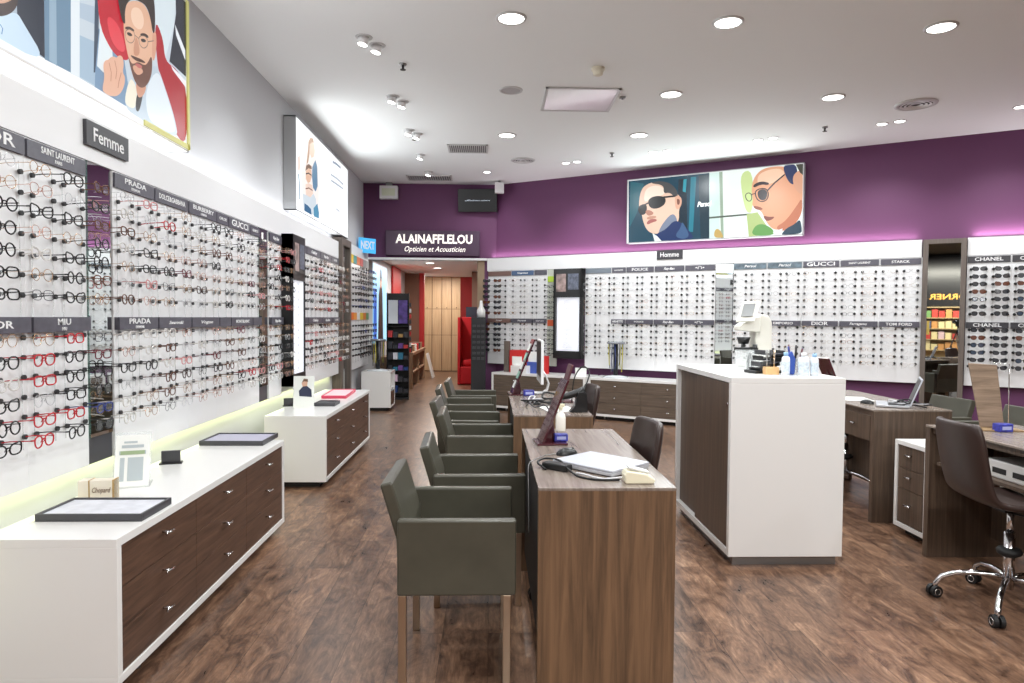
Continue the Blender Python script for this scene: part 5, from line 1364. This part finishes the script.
t = thing('blue_cloth', 'blue cleaning cloth standing behind the slim bottle', 'cloth', (1.915, 4.30, iz)); part('cloth_body', MB().prism([(-.03, 0), (.03, 0), (.035, .10), (.012, .15), (-.028, .12)], -.012, .012, 'xz'), mat('blue_cloth_mat', (48, 78, 160), .7), t, .006)

# ------------------------------------------------------------------ on the dark desks
def tilt_display(loc, rot, lab, m_):
    t = thing('tilted_stand', lab, 'tabletop mirror', loc, rot, 'tilted tabletop mirrors on the dark desks')
    m = MB().box(-.10, .10, -.006, .006, 0, .30); m.mat4(Matrix.Rotation(.35, 4, 'X')); part('leaning_panel', m, m_, t, .002)
    part('base', MB().box(-.10, .10, -.12, .04, 0, .01), m_, t, .002); return t
t = thing('maroon_stand', 'maroon tilted tabletop stand beside the island on the drawer desk', 'tabletop mirror', (3.05, 6.02, DH), .15)
m = MB().box(-.008, .008, -.09, .09, 0, .34); m.mat4(Matrix.Translation((.06, 0, .01)) @ Matrix.Rotation(-.42, 4, 'Y')); part('leaning_panel', m, MAROON, t, .002)
part('base', MB().box(-.09, .10, -.09, .09, 0, .012), MAROON, t, .002)
part('support_fin', MB().prism([(-.03, .012), (.05, .012), (-.05, .2)], -.004, .004, 'xz'), MAROON, t)
tissue((2.95, 5.93, DH), .1, 'blue cleaning cloth packet beside the maroon stand on the drawer desk')
laptop((3.12, 5.18, DH), -2.08, 'open thin laptop on the drawer desk beside the tall framed mirror', 1.92, .32, .22)
single('desk_paper', MB().box(0, .22, 0, .30, 0, .002), MATS['card_white'], 'white paper sheet beside the maroon stand on the drawer desk', 'paper', (2.93, 5.5, DH), -.2)
t = thing('computer_mouse', 'black computer mouse on the drawer desk by the white paper', 'mouse', (2.99, 5.30, DH), .5)
m2 = MB(); m2.add(vs if False else [], []); 
for ch in [o for o in bpy.data.objects if o.name.startswith('mouse_body')][:1]: link('mouse_body', ch.data, t)
for i in range(4):
    x0, y0 = 3.10, 5.10+.03*i; pts = [(x0, y0, DH+.005)]
    for k in range(6):
        x0 += R.uniform(-.04, .10); y0 += R.uniform(-.10, .10); x0 = min(max(x0, 2.9), 3.36); y0 = min(max(y0, 4.96), 5.3); pts.append((x0, y0, DH+.006+R.uniform(0, .05)))
    cable('tangled_cable', pts, .005, [RUBBER, MATS['cable_grey'], MATS['charcoal']][i % 3], 'loose cable around the open laptop on the drawer desk', 'cables around the open laptop')
# wooden-backed tabletop mirror on the edge desk
t = thing('wooden_tabletop_mirror', 'wooden backed tabletop mirror tilted on the shop edge desk', 'tabletop mirror', (3.06, 4.07, DH), radians(-8))
part('base', MB().box(-.13, .15, -.10, .06, 0, .010), mat('tan_base', (150, 124, 92), .4), t, .003)
WB = wood('grey_driftwood', (106, 88, 72), (156, 134, 114), (2.5, 2.5, 34), .5)
m = MB().box(-.085, .085, -.008, .008, 0, .385); m.mat4(Matrix.Rotation(.10, 4, 'Y') @ Matrix.Rotation(-.16, 4, 'X'))
m = MB(); m.add([(-.05, -.008, .01), (.085, -.008, .01), (.085, .008, .01), (-.05, .008, .01), (-.10, .05, .40), (.065, .05, .39), (.065, .066, .39), (-.10, .066, .40)], [(0,3,2,1),(4,5,6,7),(0,1,5,4),(1,2,6,5),(2,3,7,6),(3,0,4,7)], False)
part('wooden_back', m, WB, t, .004)
part('support_rod', MB().tube([(.105, -.01, .008), (.105, .0, .40), (.05, .055, .40)], .003, 6), CHROME, t)
tissue((3.07, 3.97, DH), .1, 'blue cleaning cloth packet at the foot of the wooden backed mirror')
# printer on the shelf below the edge desk
t = thing('small_printer', 'white office printer on the shelf under the shop edge desk', 'printer', (2.93, 3.62, .62))
part('printer_body', MB().box(-.08, .25, -.2, .2, 0, .10), LACQ, t, .008)
part('paper_slot', MB().box(-.083, -.079, -.14, -.02, .03, .06), BLACK, t); part('paper_slot', MB().box(-.083, -.079, .03, .13, .03, .06), BLACK, t)
single('paper_stack', MB().box(0, .26, 0, .32, 0, .05), MATS['card_white'], 'stack of white paper on a drawer front below the printer', 'paper', (2.84, 3.36, .54), 0)
single('dark_folder', MB().box(0, .3, 0, .26, 0, .05), BLACK, 'dark folder beside the printer under the shop edge desk', 'folder', (2.86, 3.1, .62), 0, bevel=.004)
# ------------------------------------------------------------------ passage behind the shop
t = thing('oak_locker', 'tall pale oak locker wall with twelve doors at the end of the passage', 'locker', (-1.87, 18.95, 0))
part('carcass', MB().box(0, 1.07, .02, .5, 0, 2.61), mat('oak_shadow_gap', (110, 84, 58), .6), t)
w = 1.07/4
for c in range(4):
    for z0, z1 in ((.02, 1.0), (1.01, 1.72), (1.73, 2.61)):
        d = part('door', MB().box(c*w+.009, (c+1)*w-.009, 0, .02, z0, z1), OAK, t, .002)
    part('handle', MB().cyl((c*w+w*.5, -.03, 1.76), .012, .03, 'y', 10), BLACK, d)
t = thing('product_stand', 'black shelving stand of coloured packages beside the passage', 'display stand', (-1.86, 12.35, 0), .1)
m = MB(); m.box(0, .40, .0, .30, 0, .04); m.box(0, .40, .28, .30, 0, 1.93); m.box(0, .012, 0, .3, 0, 1.93); m.box(.388, .40, 0, .3, 0, 1.93)
part('case', m, BLACK, t)
for i in range(9): part('shelf', MB().box(.012, .388, .02, .28, .12+i*.2, .13+i*.2), BLACK, t)
pc = [(230, 230, 236), (120, 80, 150), (60, 130, 160), (200, 60, 60), (60, 60, 66), (190, 150, 90), (40, 70, 130), (230, 200, 220)]
part('poster', MB().box(.03, .20, -.01, .0, 1.38, 1.80), MATS['card_white'], t)
part('poster', MB().box(.21, .37, -.01, .0, 1.38, 1.80), mat('violet_poster', (96, 70, 150), .4, noise=(9, .5)), t)
pc += [(60, 60, 66)]*5
for i in range(6):
    for j in range(4):
        c = R.choice(pc)
        q = tag(link('package', MB().box(0, .08, 0, .1, 0, R.choice((.06, .09, .12))).mesh('package', mat('pack_%d_%d_%d' % c, c, .4)), None, (-1.86+.02+j*.092, 12.37+.01*j, .131+i*.2)), '%s package on the black stand, %s shelf up, %s from the wall' % ({(230,230,236):'white',(120,80,150):'violet',(60,130,160):'teal',(200,60,60):'red',(60,60,66):'charcoal',(190,150,90):'tan',(40,70,130):'navy',(230,200,220):'pale pink'}[c], ORD[i+1], ORD[j+1]), 'package', 'packages on the black stand')
OAKD = wood('brown_oak', (140, 108, 82), (172, 138, 108), (30, 30, 1.5), .5)
t = thing('oak_counter', 'low brown wooden counter with shelves inside the passage, first one', 'counter', (-2.1, 12.95, 0)); part('body', MB().box(0, .5, 0, .55, 0, .74), OAKD, t, .003); part('notice', MB().box(.5, .502, .1, .3, .3, .6), MATS['card_white'], t)
t = thing('oak_counter', 'long low brown wooden shelf counter deeper inside the passage', 'counter', (-2.1, 14.2, 0)); 
m = MB(); m.box(0, .52, 0, 2.6, .70, .76); m.box(0, .5, 0, .03, 0, .7); m.box(0, .5, 2.57, 2.6, 0, .7); m.box(0, .03, 0, 2.6, 0, .7); m.box(0, .5, 1.28, 1.32, 0, .7); m.box(0, .5, .03, 2.57, .32, .35); part('body', m, OAKD, t)
for i in range(6):
    single('shoe_box', MB().box(0, .22, 0, .16, 0, .14), [MATS['charcoal'], OAKD, MATS['card_white'], MATS['red_card_box']][i % 4], ['charcoal', 'brown', 'white', 'red', 'second charcoal', 'second brown'][i]+' carton on the long passage counter', 'carton', (-1.85, 14.3+i*.4, .76), 0, 'cartons on the passage counter')
t = thing('spinner_rack', 'slim rack of small red and white items behind the product stand', 'display rack', (-1.66, 13.9, .0)); part('pole', MB().cyl((0, 0, 0), .02, 1.85), STEEL, t)
for i in range(9): part('hanging_item', MB().box(-.06, .06, -.03, .03, .78+i*.115, .86+i*.115), [MATS['red_card_box'], MATS['card_white'], MATS['charcoal']][i % 3], t)
struct('wall_passage_left', MB().box(-2.15, -1.75, 17.3, 17.4, 0, 2.6), mat('brown_wall_panel', (120, 84, 66), .6))
struct('trim_6', MB().box(-1.78, -1.66, 17.25, 17.4, 0, 2.6), mat('red_paint', (176, 28, 30), .5))
struct('wall_passage_red', MB().box(-.78, -.45, 17.9, 18.0, 0, 2.55), MATS['red_paint'])
struct('trim_7', MB().box(-.45, .02, 16.8, 16.9, 0, 2.62), mat('brown_panel_far', (134, 106, 92), .7))
struct('trim_8', MB().box(-2.14, -2.1, 14.9, 16.2, 1.9, 2.6), MATS['red_paint'])
t = thing('red_booth', 'red upholstered booth seat in the passage', 'booth seat', (-.72, 15.2, 0)); RV = mat('red_velvet', (196, 22, 34), .7)
part('side_panel', MB().box(0, .06, 0, .7, 0, 1.5), RV, t, .01); part('backrest', MB().box(.06, .44, .6, .7, 0, 1.5), RV, t, .01); part('seat', MB().box(.06, .44, .0, .6, 0, .40), RV, t, .03); part('seat_cushion', MB().box(.1, .42, .1, .5, .40, .55), RV, t, .05)
t = thing('black_shelf_unit', 'tall black shelf unit with rows of cases beside the red booth', 'shelf unit', (-.31, 11.25, 0)); 
part('case', MB().box(0, .24, 0, .32, 0, 1.50), mat('black_unit', (26, 26, 30), .5), t, .003)
m = MB()
for i in range(7):
    for j in range(3): m.box(.02+j*.072, .075+j*.072, -.02, 0, .80+i*.09, .84+i*.09)
part('case_row_pattern', m, MATS['charcoal'], t)
t = thing('white_bottle_dispenser', 'white bottle shaped dispenser on top of the black shelf unit', 'dispenser', (-.15, 11.4, 1.50)); part('bottle', MB().lathe((0, 0, 0), [(0, 0), (.07, 0), (.07, .12), (.035, .18), (.02, .28), (0, .28)], 18), LACQ, t)
t = thing('dark_notice_board', 'dark upright notice board standing on the red booth', 'notice board', (-.44, 15.85, 1.50)); part('board', MB().box(-.12, .14, -.01, .01, 0, .24), mat('slate_board', (50, 54, 70), .5), t); 
t = thing('leaning_board', 'white edged board leaning at the end of the passage', 'board', (-1.40, 17.0, 0)); m = MB().box(-.02, .02, -.2, .2, 0, .62); m.mat4(Matrix.Rotation(-.25, 4, 'Y')); part('board', m, MATS['card_white'], t)
for x, y, lab in ((-1.25, 14.2, 'small round passage downlight closer to the shop'), (-1.2, 15.6, 'small round passage downlight farther from the shop')):
    t = thing('ceiling_downlight', lab, 'ceiling light', (x, y, 2.62), 0, 'passage downlights')
    part('trim_ring', ring, None, t); part('diffuser', disc, None, t); add_light('AREA', (x, y, 2.60), 26, .2, (1, .93, .86))
add_light('AREA', (-1.2, 18.0, 2.6), 34, .3, (1, .93, .86))

# ------------------------------------------------------------------ the mall in front of the shop (seen in the mirrors)
struct('wall_mall', MB().box(-8, 12.5, -9.1, -9.0, 0, 3.8), mat('mall_dark', (30, 28, 30), .6))
struct('ceiling_mall', MB().box(-8, 12.5, -9.1, -1.5, 3.75, 3.85), mat('mall_ceiling', (60, 58, 56), .8))
struct('wall_mall_side', MB().box(-8.1, -8, -9.1, -1.4, 0, 3.8).box(-8, -2.15, -1.5, -1.4, 0, 3.8), mat('mall_side', (120, 116, 112), .7))
struct('wall_front', MB().box(12.4, 12.5, -9.1, 4.1, 0, 3.8), MATS['mall_side'])
def MALL(a, b, z=0):
    c_, s_ = cos(2.53), sin(2.53); return (-4.0+a*c_-b*s_, -6.0+a*s_+b*c_, z)
t = thing('opposite_shop_shelf', 'brightly lit shelving of colourful goods in the shop across the mall', 'shelving', MALL(-1.8, 0), 2.53)
m = MB(); m.box(0, 3.6, 0, .35, 0, .1)
for i in range(5): m.box(0, 3.6, 0, .35, .5+i*.36, .53+i*.36)
m.box(0, 3.6, .33, .35, 0, 1.97)
part('shelves', m, mat('shelf_tan', (180, 160, 120), .5), t)
GC = [(206, 150, 90), (190, 70, 60), (230, 214, 160), (110, 150, 90), (90, 110, 150), (220, 190, 190)]
gm = []
for i in range(4):
    for j in range(18):
        c = R.choice(GC); h = R.uniform(.18, .30)
        b_ = link('boxed_product', MB().box(0, .17, 0, .2, 0, h).mesh('boxed_product', mat('goods_%d_%d_%d' % c, c, .5)), None, MALL(-1.78+j*.198, .04, .531+i*.36), 2.53)
        tag(b_, 'boxed product on the lit shelves of the shop across the mall', 'box', 'boxed products across the mall')
t = thing('shop_name_across', 'golden letters on the dark front of the shop across the mall', 'sign', MALL(.0, .2, 2.3), 2.53)
part('sign_plate', MB().box(-1.9, 1.9, -.05, .05, -.32, 1.4), BLACK, t)
part('lettering', text_mesh('KORNER', .26, mat('gold_letters', (200, 150, 70), .4, emit=(210, 150, 60), es=.8), 1.3, .01), None, t, loc=(0, -.055, .0))
t = thing('camera_tripod', 'black tripod carrying the camera, seen only in the mirror', 'tripod', (.02, -.32, 0))
for k in range(3):
    a = 2*pi*k/3+.5; part('leg', MB().tube([(0, 0, 1.28), (cos(a)*.22, sin(a)*.22, .65), (cos(a)*.42, sin(a)*.42, 0.01)], .014, 8), BLACK, t)
part('centre_column', MB().cyl((0, 0, 1.05), .016, .34), BLACK, t)
part('tripod_head', MB().box(-.04, .04, -.04, .04, 1.36, 1.42), BLACK, t, .005)
t = thing('photo_camera', 'black camera body on the tripod, seen only in the mirror', 'camera', (.02, -.30, 1.42)); part('camera_body', MB().box(-.075, .075, -.035, .035, 0, .11), BLACK, t, .01); part('camera_lens', MB().cyl((0, .035, .06), .04, .10, 'y', 20), BLACK, t)
t = thing('mall_chair', 'dark chair beside the tripod at the shop front', 'chair', (.75, -.9, 0)); part('seat', MB().box(-.22, .22, -.22, .22, .42, .48), BLACK, t, .01); part('backrest', MB().box(-.22, .22, .18, .22, .48, .92), BLACK, t, .01)
for x in (-.19, .19):
    for y in (-.19, .19): part('leg', MB().box(x-.015, x+.015, y-.015, y+.015, 0, .42), BLACK, t)

# ------------------------------------------------------------------ light
# shelf-lighting of the shop across the mall and mall lights
add_light('AREA', MALL(0, -.8, 3.2), 160, 3.0, (1, .93, .8), MALL(0, .1, 1.2), shape='RECTANGLE', sy=.3)
add_light('AREA', (1.5, -2.6, 3.7), 420, 4.0, (1, .98, .96), (1.5, -2.6, 0), shape='RECTANGLE', sy=1.0)
# tubes of the light boxes and the panels (real fittings)
add_light('AREA', (-1.98, 8.5, 3.1), 20, 2.4, (.93, .98, 1), (0, 8.5, 3.1), shape='RECTANGLE', sy=.9)
add_light('AREA', (-1.98, 3.3, 3.1), 24, 2.4, (.95, .98, 1), (0, 3.3, 3.1), shape='RECTANGLE', sy=.9)
q = rw(3.46, .16, 3.1); add_light('AREA', q, 24, 2.4, (.9, 1, 1), rw(3.46, 2, 3.1), shape='RECTANGLE', sy=.9)
# tubes hidden below and above the display panels
LGn = (.88, .95, .48)
for y0, y1 in ((2.3, 5.2), (5.2, 9.2)):
    l = add_light('AREA', (-2.11, (y0+y1)/2, .715), 3.2*(y1-y0)/3, y1-y0, LGn, (-2.11, (y0+y1)/2, 0), shape='RECTANGLE', sy=.04)
    l.rotation_euler = (0, 0, pi/2)
for s0, s1, e in ((-.2, 6.0, 13), (6.6, 9.5, 12)):
    l = add_light('AREA', rw((s0+s1)/2, .05, 2.52), e, s1-s0, (1, .93, .97), None, shape='RECTANGLE', sy=.05)
    l.rotation_euler = (pi, 0, ANG)
# tube lying behind the top of the long wall fascia
l = add_light('AREA', (-2.08, 5.3, 2.53), 8, 8.0, (.97, .98, 1), None, shape='RECTANGLE', sy=.05); l.rotation_euler = (pi, 0, pi/2)
# purple-side row of ceiling lights beyond the frame
for x, y in ((3.4, 3.5), (1.8, 3.5), (.15, 3.5), (.15, 1.8), (1.8, 1.8), (3.4, 1.8), (5.1, 5.2), (5.1, 3.5), (6.8, 4.5), (5.1, 1.8)):
    t = thing('ceiling_downlight', 'large round lit downlight outside the picture', 'ceiling light', (x, y, CEILZ), 0, 'downlights outside the picture')
    part('trim_ring', ring, None, t); part('diffuser', disc, None, t); add_light('AREA', (x, y, CEILZ-.02), 20, .18, (.95, .99, 1))
w = bpy.data.worlds.new('world'); SC.world = w; w.use_nodes = True
w.node_tree.nodes['Background'].inputs[0].default_value = (.9, .92, 1, 1); w.node_tree.nodes['Background'].inputs[1].default_value = .35
SC.cycles.max_bounces = 8; SC.cycles.diffuse_bounces = 5; SC.cycles.glossy_bounces = 4; SC.cycles.transparent_max_bounces = 24
SC.cycles.use_denoising = True; SC.cycles.sample_clamp_indirect = 6; SC.cycles.caustics_reflective = False; SC.cycles.caustics_refractive = False
SC.view_settings.exposure = 0.34
